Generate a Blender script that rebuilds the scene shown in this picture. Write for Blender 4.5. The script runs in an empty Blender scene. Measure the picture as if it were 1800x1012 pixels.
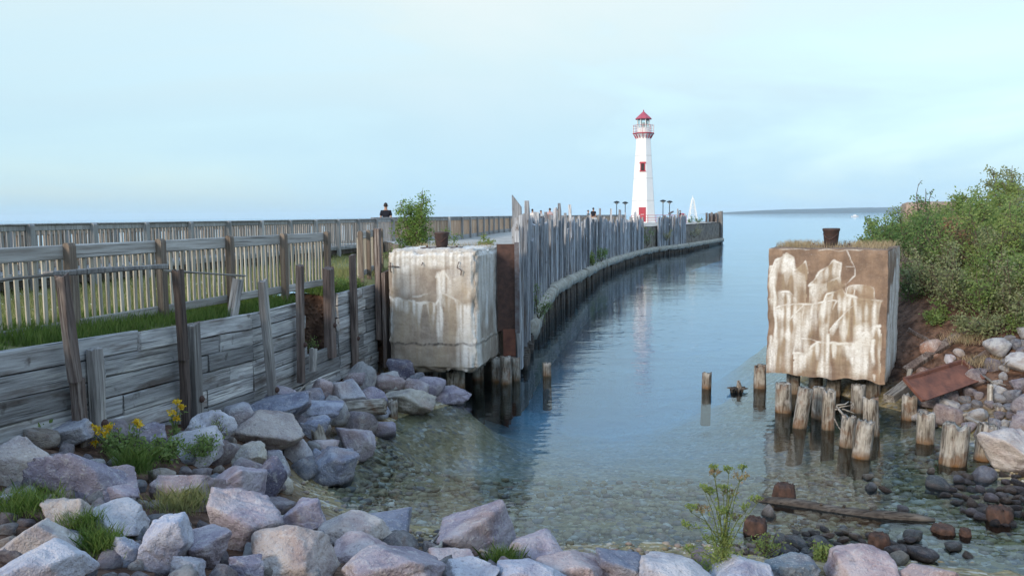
import bpy, bmesh, math, random
import numpy as np
from mathutils import Vector, Matrix, noise as mnoise

R = math.radians
random.seed(7)
rng = np.random.default_rng(7)
sc = bpy.context.scene
C = sc.collection

# ------------------------------------------------------------------ camera
H = 4.2                      # eye above the lake (lake surface is z = 0)
FPX = 1450.0                 # focal length in pixels of the 1800 px wide photograph
cam_d = bpy.data.cameras.new('camera')
cam_d.sensor_width = 36.0
cam_d.lens = FPX / 1800 * 36
cam_d.clip_start = 0.1
cam_d.clip_end = 40000
cam = bpy.data.objects.new('camera', cam_d)
CAMR = Matrix.Rotation(R(90 - 5.01), 3, 'X') @ Matrix.Rotation(R(-0.555), 3, 'Z')
cam.rotation_euler = CAMR.to_euler()
cam.location = (0, 0, H)
C.objects.link(cam)
sc.camera = cam

# ------------------------------------------------------------------ sky, sun, exposure
SUN_EL, SUN_AZ = R(21), R(-140)          # azimuth from +Y towards +X : behind the viewer's left shoulder
SKY_VEIL = 0.50
SUN_STRENGTH = 1.4
EXPOSURE = 1.06
world = bpy.data.worlds.new('World')
sc.world = world
world.use_nodes = True
nt = world.node_tree
nt.nodes.clear()
def wn(t, **k):
    n = nt.nodes.new(t)
    for a, v in k.items(): setattr(n, a, v)
    return n
w_out = wn('ShaderNodeOutputWorld'); w_add = wn('ShaderNodeMixShader')
sky = wn('ShaderNodeTexSky'); sky.sky_type = 'NISHITA'; sky.sun_disc = False
sky.sun_elevation = SUN_EL; sky.sun_rotation = SUN_AZ
sky.air_density = 1.0; sky.dust_density = 1.5; sky.ozone_density = 1.0
bg1 = wn('ShaderNodeBackground'); bg1.inputs['Strength'].default_value = 0.13
bg2 = wn('ShaderNodeBackground'); bg2.inputs['Strength'].default_value = SKY_VEIL
nt.links.new(sky.outputs[0], bg1.inputs['Color'])
tc = wn('ShaderNodeTexCoord')
sep = wn('ShaderNodeSeparateXYZ'); nt.links.new(tc.outputs['Generated'], sep.inputs[0])
mp = wn('ShaderNodeMapping'); mp.inputs['Scale'].default_value = (1.1, 1.1, 5.0); mp.inputs['Location'].default_value = (2.35, 0.4, 0.3)
nt.links.new(tc.outputs['Generated'], mp.inputs[0])
nz = wn('ShaderNodeTexNoise'); nz.inputs['Scale'].default_value = 1.5; nz.inputs['Detail'].default_value = 5; nz.inputs['Roughness'].default_value = 0.55; nz.inputs['Distortion'].default_value = 0.5
nt.links.new(mp.outputs[0], nz.inputs['Vector'])
ramp = wn('ShaderNodeValToRGB')                 # veil of thin high cloud: bluer low down, whiter higher, blue overhead
e = ramp.color_ramp.elements
e[0].position = 0.0; e[0].color = (0.44, 0.72, 0.95, 1)
e[1].position = 0.30; e[1].color = (0.81, 0.905, 0.885, 1)
el = ramp.color_ramp.elements.new(0.10); el.color = (0.53, 0.755, 0.885, 1)
el = ramp.color_ramp.elements.new(0.20); el.color = (0.69, 0.855, 0.885, 1)
el = ramp.color_ramp.elements.new(0.6); el.color = (0.72, 1.0, 1.36, 1)  # blue overhead, raised to add ambient fill light
el = ramp.color_ramp.elements.new(1.0); el.color = (0.64, 1.0, 1.5, 1)
nt.links.new(sep.outputs['Z'], ramp.inputs[0])
mixc = wn('ShaderNodeMix'); mixc.data_type = 'RGBA'
nr = wn('ShaderNodeMapRange'); nr.inputs['From Min'].default_value = 0.40; nr.inputs['From Max'].default_value = 0.66
nt.links.new(nz.outputs[0], nr.inputs[0])
nt.links.new(nr.outputs[0], mixc.inputs['Factor'])
mixc.inputs['A'].default_value = (0.97, 1.0, 1.0, 1); mixc.inputs['B'].default_value = (1.08, 1.03, 1.02, 1)
mulc = wn('ShaderNodeMix'); mulc.data_type = 'RGBA'; mulc.blend_type = 'MULTIPLY'; mulc.inputs['Factor'].default_value = 1.0
nt.links.new(ramp.outputs[0], mulc.inputs['A']); nt.links.new(mixc.outputs['Result'], mulc.inputs['B'])
nt.links.new(mulc.outputs['Result'], bg2.inputs['Color'])
nr2 = wn('ShaderNodeMapRange'); nr2.inputs['From Min'].default_value = 0.33; nr2.inputs['From Max'].default_value = 0.55
nr2.inputs['To Min'].default_value = 0.62; nr2.inputs['To Max'].default_value = 0.93
nt.links.new(nz.outputs[0], nr2.inputs[0])
nt.links.new(nr2.outputs[0], w_add.inputs[0])
nt.links.new(bg1.outputs[0], w_add.inputs[1]); nt.links.new(bg2.outputs[0], w_add.inputs[2])
nt.links.new(w_add.outputs[0], w_out.inputs['Surface'])

sun_d = bpy.data.lights.new('sun', 'SUN'); sun_d.energy = SUN_STRENGTH; sun_d.angle = R(16); sun_d.color = (1.0, 0.86, 0.70)
sun = bpy.data.objects.new('sun', sun_d); C.objects.link(sun)
sdir = Vector((math.sin(SUN_AZ) * math.cos(SUN_EL), math.cos(SUN_AZ) * math.cos(SUN_EL), math.sin(SUN_EL)))
sun.rotation_euler = sdir.to_track_quat('Z', 'Y').to_euler()
sun.location = (-20, -20, 30)

sc.view_settings.view_transform = 'Standard'
sc.view_settings.look = 'None'
sc.view_settings.exposure = EXPOSURE
sc.view_settings.gamma = 1.0
sc.view_settings.use_curve_mapping = False
sc.render.engine = 'CYCLES'
cy = sc.cycles
cy.use_denoising = True
cy.max_bounces = 7; cy.diffuse_bounces = 3; cy.glossy_bounces = 3; cy.transparent_max_bounces = 12; cy.transmission_bounces = 3
cy.volume_bounces = 1
cy.caustics_reflective = False; cy.caustics_refractive = False

# ------------------------------------------------------------------ measuring helpers (photo pixel -> place in the world)
def ray(px, py):
    return CAMR @ Vector(((px - 900) / FPX, -(py - 506) / FPX, -1.0))
def P(px, py, D):                       # the point of that sight line at distance D
    d = ray(px, py); t = D / d.y
    return Vector((d.x * t, D, H + d.z * t))
def Wz(px, py, z=0.0):                  # where that sight line meets the level z
    d = ray(px, py); t = (z - H) / d.z
    return Vector((d.x * t, d.y * t, z))

# ------------------------------------------------------------------ object helpers
def tag(o, label=None, cat=None, group=None, kind=None):
    if label: o['label'] = label
    if cat: o['category'] = cat
    if group: o['group'] = group
    if kind: o['kind'] = kind
    return o
def link(name, me, mat=None, parent=None):
    o = bpy.data.objects.new(name, me); C.objects.link(o)
    if mat is not None and len(me.materials) == 0: me.materials.append(mat)
    if parent is not None: o.parent = parent
    return o
def empty(name, loc=(0, 0, 0), rz=0.0):
    o = bpy.data.objects.new(name, None); C.objects.link(o)
    o.location = loc; o.rotation_euler = (0, 0, rz); o.empty_display_size = 0.3
    return o
def thing(name, label, cat, loc=(0, 0, 0), rz=0.0, group=None):
    return tag(empty(name, loc, rz), label, cat, group)
def mesh_np(name, V, F, smooth=False):
    me = bpy.data.meshes.new(name)
    V = np.asarray(V, dtype=np.float32)
    if isinstance(F, np.ndarray):
        n, k = F.shape
        me.vertices.add(len(V)); me.vertices.foreach_set('co', V.ravel())
        me.loops.add(n * k); me.loops.foreach_set('vertex_index', F.ravel().astype(np.int32))
        me.polygons.add(n)
        me.polygons.foreach_set('loop_start', np.arange(0, n * k, k, dtype=np.int32))
        me.update(calc_edges=True); me.validate()
    else:
        me.from_pydata([tuple(v) for v in V], [], F); me.update()
    if smooth: me.polygons.foreach_set('use_smooth', np.ones(len(me.polygons), dtype=bool))
    return me
class MB:
    def __init__(s): s.v = []; s.f = []
    def add(s, V, F):
        o = len(s.v); s.v += [tuple(v) for v in V]; s.f += [tuple(i + o for i in f) for f in F]
    def box(s, a, b):
        x0, y0, z0 = a; x1, y1, z1 = b
        s.add([(x0,y0,z0),(x1,y0,z0),(x1,y1,z0),(x0,y1,z0),(x0,y0,z1),(x1,y0,z1),(x1,y1,z1),(x0,y1,z1)],
              [(0,3,2,1),(4,5,6,7),(0,1,5,4),(1,2,6,5),(2,3,7,6),(3,0,4,7)])
    def bar(s, a, b, w, h, up=(0, 0, 1), jit=0.0, seg=1):
        a = Vector(a); b = Vector(b); d = (b - a).normalized()
        up = Vector(up)
        sd = d.cross(up)
        if sd.length < 1e-4: sd = d.cross(Vector((0, 1, 0)))
        sd.normalize(); u = sd.cross(d).normalized()
        o = len(s.v)
        for i in range(seg + 1):
            c = a.lerp(b, i / seg)
            for (p, q) in ((-1,-1),(1,-1),(1,1),(-1,1)):
                j = Vector((random.uniform(-jit, jit), random.uniform(-jit, jit), random.uniform(-jit, jit)))
                s.v.append(tuple(c + sd * p * w / 2 + u * q * h / 2 + j))
        for i in range(seg):
            for k in range(4):
                s.f.append((o + i*4 + k, o + i*4 + (k+1) % 4, o + i*4 + 4 + (k+1) % 4, o + i*4 + 4 + k))
        s.f.append((o+3, o+2, o+1, o)); e_ = o + seg*4; s.f.append((e_, e_+1, e_+2, e_+3))
    def tube(s, pts, rad, n=6, cap=True):
        pts = [Vector(p) for p in pts]
        if not hasattr(rad, '__len__'): rad = [rad] * len(pts)
        o = len(s.v)
        for i, p in enumerate(pts):
            d = (pts[min(i+1, len(pts)-1)] - pts[max(i-1, 0)])
            d = d.normalized() if d.length > 1e-9 else Vector((0, 0, 1))
            ref = Vector((0, 0, 1)) if abs(d.z) < 0.9 else Vector((0, 1, 0))
            a = d.cross(ref).normalized(); b = d.cross(a)
            for k in range(n):
                t = 2 * math.pi * k / n
                s.v.append(tuple(p + (a * math.cos(t) + b * math.sin(t)) * rad[i]))
        for i in range(len(pts) - 1):
            for k in range(n):
                s.f.append((o + i*n + k, o + i*n + (k+1) % n, o + (i+1)*n + (k+1) % n, o + (i+1)*n + k))
        if cap:
            s.f.append(tuple(o + k for k in range(n))[::-1]); s.f.append(tuple(o + (len(pts)-1)*n + k for k in range(n)))
    def lathe(s, prof, n=16, c=(0, 0), a0=0.0):
        o = len(s.v)
        for (r, z) in prof:
            for k in range(n):
                t = a0 + 2 * math.pi * k / n
                s.v.append((c[0] + r * math.sin(t), c[1] - r * math.cos(t), z))
        for i in range(len(prof) - 1):
            for k in range(n):
                s.f.append((o + i*n + k, o + i*n + (k+1) % n, o + (i+1)*n + (k+1) % n, o + (i+1)*n + k))
        s.f.append(tuple(o + k for k in range(n))[::-1]); s.f.append(tuple(o + (len(prof)-1)*n + k for k in range(n)))
    def mesh(s, name, smooth=False):
        me = bpy.data.meshes.new(name); me.from_pydata(s.v, [], s.f); me.update()
        if smooth: me.polygons.foreach_set('use_smooth', np.ones(len(me.polygons), dtype=bool))
        return me
    def build(s, name, mat, parent=None, smooth=False):
        return link(name, s.mesh(name, smooth), mat, parent)

# ------------------------------------------------------------------ materials
def new_mat(name):
    m = bpy.data.materials.new(name); m.use_nodes = True
    return m, m.node_tree, m.node_tree.nodes['Principled BSDF']
def node(t, kind, **k):
    n = t.nodes.new(kind)
    for a, v in k.items():
        if a in n.inputs: n.inputs[a].default_value = v
        else: setattr(n, a, v)
    return n
def mixrgb(t, fac, a, b, blend='MIX'):
    n = t.nodes.new('ShaderNodeMix'); n.data_type = 'RGBA'; n.blend_type = blend
    for sock, v in (('Factor', fac), ('A', a), ('B', b)):
        if hasattr(v, 'links') or isinstance(v, bpy.types.NodeSocket): t.links.new(v, n.inputs[sock])
        elif sock == 'Factor': n.inputs[sock].default_value = v
        else: n.inputs[sock].default_value = (*v[:3], 1)
    return n.outputs['Result']
def mrange(t, src, a, b, c=0.0, d=1.0):
    n = t.nodes.new('ShaderNodeMapRange'); t.links.new(src, n.inputs[0])
    n.inputs[1].default_value = a; n.inputs[2].default_value = b; n.inputs[3].default_value = c; n.inputs[4].default_value = d
    return n.outputs[0]
def mth(t, op, a, b=0.0):
    n = t.nodes.new('ShaderNodeMath'); n.operation = op
    for i, v in enumerate((a, b)):
        if isinstance(v, bpy.types.NodeSocket): t.links.new(v, n.inputs[i])
        else: n.inputs[i].default_value = v
    return n.outputs[0]
def noise_tex(t, vec, scale, detail=4, rough=0.55, dist=0.0):
    n = t.nodes.new('ShaderNodeTexNoise'); n.inputs['Scale'].default_value = scale
    n.inputs['Detail'].default_value = detail; n.inputs['Roughness'].default_value = rough; n.inputs['Distortion'].default_value = dist
    if vec is not None: t.links.new(vec, n.inputs['Vector'])
    return n.outputs[0]
def coords(t, which='Object', scale=(1, 1, 1), rnd=True):
    n = t.nodes.new('ShaderNodeTexCoord'); m = t.nodes.new('ShaderNodeMapping')
    m.inputs['Scale'].default_value = scale
    t.links.new(n.outputs[which], m.inputs['Vector'])
    if not rnd: return m.outputs[0]
    oi = t.nodes.new('ShaderNodeObjectInfo'); a = t.nodes.new('ShaderNodeVectorMath'); a.operation = 'ADD'
    s_ = t.nodes.new('ShaderNodeMath'); s_.operation = 'MULTIPLY'; s_.inputs[1].default_value = 37.0
    t.links.new(oi.outputs['Random'], s_.inputs[0])
    t.links.new(m.outputs[0], a.inputs[0]); t.links.new(s_.outputs[0], a.inputs[1])
    return a.outputs[0]
def bump(t, p, h, strength=0.5, dist=0.02):
    b = t.nodes.new('ShaderNodeBump'); b.inputs['Strength'].default_value = strength; b.inputs['Distance'].default_value = dist
    t.links.new(h, b.inputs['Height']); t.links.new(b.outputs[0], p.inputs['Normal'])
    return b

def wood(name, base, dark, pale, axis='Z', rough=0.85, contrast=1.0, stain=None):
    m, t, p = new_mat(name)
    k = {'X': (0.75, 17, 17), 'Y': (17, 0.75, 17), 'Z': (17, 17, 0.75)}[axis]
    k2 = {'X': (0.5, 3, 3), 'Y': (3, 0.5, 3), 'Z': (3, 3, 0.5)}[axis]
    v = coords(t, 'Object', k); v2 = coords(t, 'Object', k2)
    g = noise_tex(t, v, 1.6, 7, 0.7, 0.12)
    big = noise_tex(t, v2, 1.3, 3, 0.5)
    oi = t.nodes.new('ShaderNodeObjectInfo')
    c = mixrgb(t, mrange(t, g, 0.36, 0.62), dark, base)
    c = mixrgb(t, mth(t, 'MULTIPLY', mrange(t, big, 0.48, 0.68), mrange(t, g, 0.40, 0.60)), c, pale)
    if stain:
        c = mixrgb(t, mrange(t, noise_tex(t, v2, 1.7, 4, 0.6), 0.54, 0.68, 0, 0.85), c, stain)
        c = mixrgb(t, mrange(t, noise_tex(t, coords(t, 'Object', (1, 1, 1)), 3.5, 3, 0.6), 0.63, 0.72, 0, 0.8), c, tuple(x * 0.6 for x in stain))
    tint = mrange(t, oi.outputs['Random'], 0, 1, 1 - 0.32 * contrast, 1 + 0.28 * contrast)
    mm = t.nodes.new('ShaderNodeVectorMath'); mm.operation = 'SCALE'
    t.links.new(c, mm.inputs[0]); t.links.new(tint, mm.inputs['Scale'])
    # cracks: very thin dark lines along the grain
    kc = {'X': (0.7, 30, 30), 'Y': (30, 0.7, 30), 'Z': (30, 30, 0.7)}[axis]
    cr = noise_tex(t, coords(t, 'Object', kc), 1.0, 2, 0.5)
    c2 = mixrgb(t, mrange(t, cr, 0.30, 0.38, 0.75, 0), mm.outputs[0], (dark[0]*0.3, dark[1]*0.3, dark[2]*0.3))
    t.links.new(c2, p.inputs['Base Color']); p.inputs['Roughness'].default_value = rough
    p.inputs['Specular IOR Level'].default_value = 0.25
    bump(t, p, mth(t, 'ADD', g, mrange(t, cr, 0.30, 0.40, -0.6, 0)), 0.7, 0.012)
    return m

M = {}
M['wood_grey'] = wood('weathered_grey_wood', (0.43, 0.44, 0.455), (0.20, 0.195, 0.195), (0.62, 0.62, 0.60), 'X', contrast=1.4, stain=(0.13, 0.105, 0.092))
M['wood_post'] = wood('dark_brown_post_wood', (0.18, 0.14, 0.125), (0.07, 0.052, 0.047), (0.33, 0.30, 0.28), 'Z')
M['wood_greypost'] = wood('grey_post_wood', (0.29, 0.28, 0.275), (0.13, 0.12, 0.115), (0.45, 0.44, 0.42), 'Z')
M['wood_board'] = wood('silvered_board_wood', (0.40, 0.425, 0.465), (0.16, 0.155, 0.165), (0.58, 0.59, 0.60), 'Z', contrast=1.4, stain=(0.19, 0.15, 0.125))
M['wood_fence_x'] = wood('fence_rail_wood', (0.40, 0.39, 0.375), (0.26, 0.24, 0.22), (0.54, 0.53, 0.51), 'X', contrast=0.6)
M['wood_fence_z'] = wood('fence_picket_wood', (0.45, 0.42, 0.35), (0.29, 0.26, 0.21), (0.58, 0.55, 0.48), 'Z', contrast=0.8)
M['wood_fence_post'] = wood('fence_post_wood', (0.23, 0.185, 0.15), (0.13, 0.10, 0.08), (0.30, 0.26, 0.22), 'Z', contrast=0.6)
M['wood_rail_far'] = wood('railing_wood', (0.34, 0.345, 0.35), (0.21, 0.205, 0.205), (0.47, 0.47, 0.47), 'Z', contrast=0.7)
M['wood_warm_sunlit'] = wood('warm_sunlit_railing_wood', (0.40, 0.31, 0.235), (0.26, 0.19, 0.14), (0.50, 0.43, 0.36), 'Z', contrast=0.5)  # railing wood tinted warm to imitate sun on the boards
M['wood_drift'] = wood('driftwood', (0.34, 0.315, 0.28), (0.13, 0.11, 0.095), (0.55, 0.53, 0.49), 'X')
M['wood_old'] = wood('old_dark_wood', (0.10, 0.082, 0.068), (0.035, 0.028, 0.024), (0.19, 0.17, 0.15), 'X')

def pile_mat():
    m, t, p = new_mat('weathered_pile_wood')
    v = coords(t, 'Object', (14, 14, 1.6)); g = noise_tex(t, v, 1.5, 5, 0.65, 0.8)
    big = noise_tex(t, coords(t, 'Object', (3, 3, 2)), 1.6, 4)
    c = mixrgb(t, mrange(t, g, 0.38, 0.60), (0.075, 0.058, 0.045), (0.36, 0.33, 0.285))
    c = mixrgb(t, mrange(t, big, 0.5, 0.66, 0, 0.7), c, (0.53, 0.50, 0.46))
    c = mixrgb(t, mrange(t, noise_tex(t, coords(t, 'Object', (2, 2, 2)), 2.2, 3), 0.54, 0.68, 0, 0.65), c, (0.17, 0.085, 0.045))
    ge = t.nodes.new('ShaderNodeNewGeometry'); s = t.nodes.new('ShaderNodeSeparateXYZ'); t.links.new(ge.outputs['Position'], s.inputs[0])
    zz = mth(t, 'ADD', s.outputs['Z'], mth(t, 'MULTIPLY', mth(t, 'SUBTRACT', big, 0.5), 0.16))
    wet = mrange(t, zz, 0.17, 0.045)
    c = mixrgb(t, mth(t, 'MULTIPLY', wet, mrange(t, big, 0.40, 0.62, 0.35, 1.0)), c, (0.17, 0.085, 0.032)); c = mixrgb(t, mrange(t, zz, 0.04, -0.06), c, (0.05, 0.04, 0.018))
    t.links.new(c, p.inputs['Base Color'])
    t.links.new(mrange(t, wet, 0, 1, 0.9, 0.5), p.inputs['Roughness']); p.inputs['Specular IOR Level'].default_value = 0.3
    bump(t, p, g, 1.0, 0.03)
    return m
M['pile'] = pile_mat()

def rock_mat(name='rock', wet_all=False):
    m, t, p = new_mat(name)
    oi = t.nodes.new('ShaderNodeObjectInfo')
    v = coords(t, 'Object', (1, 1, 1))
    n1 = noise_tex(t, v, 2.2, 5, 0.62, 0.6); n2 = noise_tex(t, v, 9, 6, 0.7); n3 = noise_tex(t, v, 1.1, 3, 0.5, 0.8)
    base = oi.outputs['Color']
    dk = mixrgb(t, 1.0, base, (0.60, 0.58, 0.64), 'MULTIPLY')
    lt = mixrgb(t, 0.42, base, (0.60, 0.57, 0.57))
    c = mixrgb(t, mrange(t, n1, 0.36, 0.56), dk, base)
    c = mixrgb(t, mrange(t, n3, 0.52, 0.66, 0, 0.85), c, lt)
    c = mixrgb(t, mrange(t, noise_tex(t, v, 1.7, 2, 0.5), 0.55, 0.70, 0, 0.5), c, (0.33, 0.235, 0.20))
    c = mixrgb(t, mrange(t, n2, 0.54, 0.72, 0, 0.6), c, (0.58, 0.57, 0.58))
    c = mixrgb(t, mrange(t, n2, 0.42, 0.30, 0, 0.6), c, (0.13, 0.12, 0.14))
    # pale quartz veins
    ve = t.nodes.new('ShaderNodeTexVoronoi'); ve.feature = 'DISTANCE_TO_EDGE'; ve.inputs['Scale'].default_value = 1.7
    vw = t.nodes.new('ShaderNodeVectorMath'); vw.operation = 'ADD'
    nn = t.nodes.new('ShaderNodeTexNoise'); nn.inputs['Scale'].default_value = 2.5; nn.inputs['Detail'].default_value = 3
    t.links.new(v, nn.inputs['Vector']); t.links.new(v, vw.inputs[0]); t.links.new(nn.outputs['Color'], vw.inputs[1]); t.links.new(vw.outputs[0], ve.inputs['Vector'])
    vein = mth(t, 'MULTIPLY', mrange(t, ve.outputs['Distance'], 0.0, 0.02, 0.28, 0), mrange(t, n1, 0.45, 0.55))
    c = mixrgb(t, vein, c, (0.62, 0.60, 0.58))
    # speckle and lichen
    sp = noise_tex(t, v, 42, 2, 0.6)
    c = mixrgb(t, mrange(t, sp, 0.62, 0.70, 0, 0.5), c, (0.62, 0.61, 0.60))
    c = mixrgb(t, mrange(t, sp, 0.40, 0.32, 0, 0.35), c, (0.08, 0.075, 0.085))
    ge = t.nodes.new('ShaderNodeNewGeometry'); s = t.nodes.new('ShaderNodeSeparateXYZ'); t.links.new(ge.outputs['Position'], s.inputs[0])
    zz = mth(t, 'ADD', s.outputs['Z'], mth(t, 'MULTIPLY', mth(t, 'SUBTRACT', n1, 0.5), 0.10))
    wet = mrange(t, zz, 0.09, 0.02, 0, 1)
    c = mixrgb(t, mth(t, 'MULTIPLY', wet, 0.72), c, (0.045, 0.035, 0.028))
    if wet_all: c = mixrgb(t, 1.0, c, (0.55, 0.55, 0.58), 'MULTIPLY')
    t.links.new(c, p.inputs['Base Color'])
    if wet_all: p.inputs['Roughness'].default_value = 0.42
    else: t.links.new(mrange(t, wet, 0, 1, 0.88, 0.4), p.inputs['Roughness'])
    p.inputs['Specular IOR Level'].default_value = 0.3
    hh = mth(t, 'ADD', mth(t, 'MULTIPLY', n2, 0.7), mth(t, 'ADD', mth(t, 'MULTIPLY', n1, 0.6), mth(t, 'MULTIPLY', sp, 0.22)))
    bump(t, p, hh, 1.0, 0.075)
    return m
M['rock'] = rock_mat(); M['wet_rock'] = rock_mat('wet_rock', True)

def block_mat(name, base, dark, crust=(0.78, 0.78, 0.77), cream=(0.44, 0.36, 0.25)):
    m, t, p = new_mat(name)
    at = t.nodes.new('ShaderNodeVertexColor'); at.layer_name = 'stain'
    s = t.nodes.new('ShaderNodeSeparateColor'); t.links.new(at.outputs[0], s.inputs[0])
    v = coords(t, 'Object', (1, 1, 1), False); vs = coords(t, 'Object', (5, 5, 0.55), False)
    n1 = noise_tex(t, v, 3, 6, 0.65); n2 = noise_tex(t, vs, 2.0, 4, 0.6); n3 = noise_tex(t, v, 28, 4, 0.7)
    c = mixrgb(t, mrange(t, n1, 0.36, 0.64), dark, base)
    c = mixrgb(t, mrange(t, n2, 0.46, 0.66, 0, 0.55), c, dark)
    c = mixrgb(t, mrange(t, noise_tex(t, v, 1.3, 3), 0.52, 0.70, 0, 0.6), c, (base[0]*1.25, base[1]*1.22, base[2]*1.15))
    c = mixrgb(t, mrange(t, n3, 0.60, 0.72, 0, 0.5), c, (0.40, 0.37, 0.33))
    c = mixrgb(t, mrange(t, n3, 0.40, 0.30, 0, 0.5), c, (0.08, 0.065, 0.055))
    c = mixrgb(t, mth(t, 'MULTIPLY', s.outputs[2], mrange(t, n2, 0.30, 0.62, 0.35, 1)), c, cream)
    wh = mth(t, 'MULTIPLY', s.outputs[0], mrange(t, n3, 0.25, 0.6, 0.55, 1.15))
    c = mixrgb(t, mrange(t, wh, 0.06, 0.78, 0, 0.97), c, mixrgb(t, mrange(t, n1, 0.35, 0.62), crust, (0.66, 0.64, 0.60)))
    c = mixrgb(t, mth(t, 'MULTIPLY', s.outputs[1], 0.85), c, (0.035, 0.03, 0.028))
    t.links.new(c, p.inputs['Base Color']); p.inputs['Roughness'].default_value = 0.93; p.inputs['Specular IOR Level'].default_value = 0.2
    bump(t, p, mth(t, 'ADD', mth(t, 'MULTIPLY', n3, 0.5), mth(t, 'ADD', n1, mth(t, 'MULTIPLY', wh, 0.25))), 0.6, 0.03)
    return m
M['block_right'] = block_mat('brown_stained_concrete', (0.285, 0.20, 0.145), (0.17, 0.118, 0.09))
M['block_left'] = block_mat('tan_stained_concrete', (0.42, 0.37, 0.315), (0.26, 0.215, 0.18))

def plain(name, col, rough=0.7, metal=0.0, var=0.25, scale=6, bmp=0.25, col2=None, spec=0.3, which='Object'):
    m, t, p = new_mat(name)
    v = coords(t, which, (1, 1, 1), False); n = noise_tex(t, v, scale, 5, 0.62, 0.3)
    c2 = col2 or tuple(x * (1 - var) for x in col)
    c = mixrgb(t, mrange(t, n, 0.35, 0.65), c2, col)
    t.links.new(c, p.inputs['Base Color']); p.inputs['Roughness'].default_value = rough; p.inputs['Metallic'].default_value = metal
    p.inputs['Specular IOR Level'].default_value = spec
    if bmp: bump(t, p, n, bmp, 0.02)
    return m
M['pile_dark'] = plain('dark_wet_pile', (0.085, 0.065, 0.05), 0.7, 0, 0.5, 7, 0.7, (0.03, 0.024, 0.02))
M['concrete'] = plain('pier_concrete', (0.47, 0.45, 0.415), 0.9, 0, 0.4, 2.2, 0.6)
M['ledge'] = plain('ledge_concrete', (0.46, 0.44, 0.385), 0.92, 0, 0.5, 4, 0.9, (0.25, 0.225, 0.185))
M['core'] = plain('pier_core_concrete', (0.27, 0.235, 0.20), 0.92, 0, 0.5, 1.6, 0.9, (0.11, 0.09, 0.075))
M['rust'] = plain('rusted_steel', (0.105, 0.058, 0.048), 0.78, 0.0, 0.5, 7, 0.5, (0.055, 0.034, 0.03))
M['rust_plate'] = plain('red_rusted_plate', (0.20, 0.082, 0.055), 0.8, 0.0, 0.5, 4, 0.6, (0.10, 0.045, 0.035))
M['steel'] = plain('weathered_flange_steel', (0.17, 0.17, 0.19), 0.6, 0.2, 0.4, 6, 0.3, (0.10, 0.075, 0.075))
M['iron'] = plain('bollard_cast_iron', (0.045, 0.036, 0.036), 0.5, 0.0, 0.5, 9, 0.4, (0.07, 0.042, 0.036))
M['white'] = plain('lighthouse_white_paint', (0.82, 0.82, 0.81), 0.55, 0, 0.04, 1.5, 0.05)
M['seam'] = plain('lighthouse_seam', (0.55, 0.55, 0.54), 0.6, 0, 0.1, 3, 0)
M['red'] = plain('lighthouse_red_paint', (0.46, 0.05, 0.075), 0.5, 0, 0.15, 3, 0.05)
M['red_roof'] = plain('lighthouse_red_roof', (0.42, 0.085, 0.12), 0.5, 0, 0.15, 3, 0.05)
M['darkglass'] = plain('dark_window_glass', (0.05, 0.03, 0.035), 0.15, 0, 0.2, 3, 0)
M['black'] = plain('black_lamp_metal', (0.025, 0.03, 0.033), 0.45, 0.3, 0.2, 5, 0)
M['lampglass'] = plain('frosted_lamp_glass', (0.55, 0.58, 0.58), 0.3, 0, 0.1, 5, 0)
M['skin'] = plain('skin', (0.42, 0.25, 0.18), 0.6, 0, 0.1, 5, 0)
M['hair'] = plain('dark_hair', (0.035, 0.025, 0.02), 0.6, 0, 0.3, 30, 0.2)
for nme, col in (('cloth_navy', (0.012, 0.013, 0.022)), ('cloth_white', (0.65, 0.64, 0.63)), ('cloth_red', (0.40, 0.06, 0.07)), ('cloth_grey', (0.20, 0.22, 0.24)), ('cloth_jean', (0.07, 0.09, 0.15)), ('cloth_tan', (0.35, 0.28, 0.20))):
    M[nme] = plain(nme, col, 0.9, 0, 0.15, 12, 0.1)
def stripes():
    m, t, p = new_mat('striped_cloth')
    w = t.nodes.new('ShaderNodeTexWave'); w.wave_type = 'BANDS'; w.bands_direction = 'Z'; w.inputs['Scale'].default_value = 3.4
    n = t.nodes.new('ShaderNodeTexCoord'); t.links.new(n.outputs['Object'], w.inputs['Vector'])
    t.links.new(mixrgb(t, mrange(t, w.outputs[0], 0.45, 0.55), (0.65, 0.62, 0.6), (0.45, 0.10, 0.09)), p.inputs['Base Color'])
    return m
M['cloth_stripe'] = stripes()

def glass_mat():
    m, t, p = new_mat('lantern_glass')
    t.nodes.remove(p); out = t.nodes['Material Output']
    a = node(t, 'ShaderNodeBsdfTransparent'); a.inputs[0].default_value = (0.9, 0.95, 0.95, 1)
    g = node(t, 'ShaderNodeBsdfGlossy'); g.inputs['Roughness'].default_value = 0.05
    f = node(t, 'ShaderNodeFresnel'); f.inputs[0].default_value = 1.45
    mx = node(t, 'ShaderNodeMixShader'); t.links.new(f.outputs[0], mx.inputs[0]); t.links.new(a.outputs[0], mx.inputs[1]); t.links.new(g.outputs[0], mx.inputs[2])
    t.links.new(mx.outputs[0], out.inputs['Surface'])
    return m
M['glass'] = glass_mat()

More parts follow.
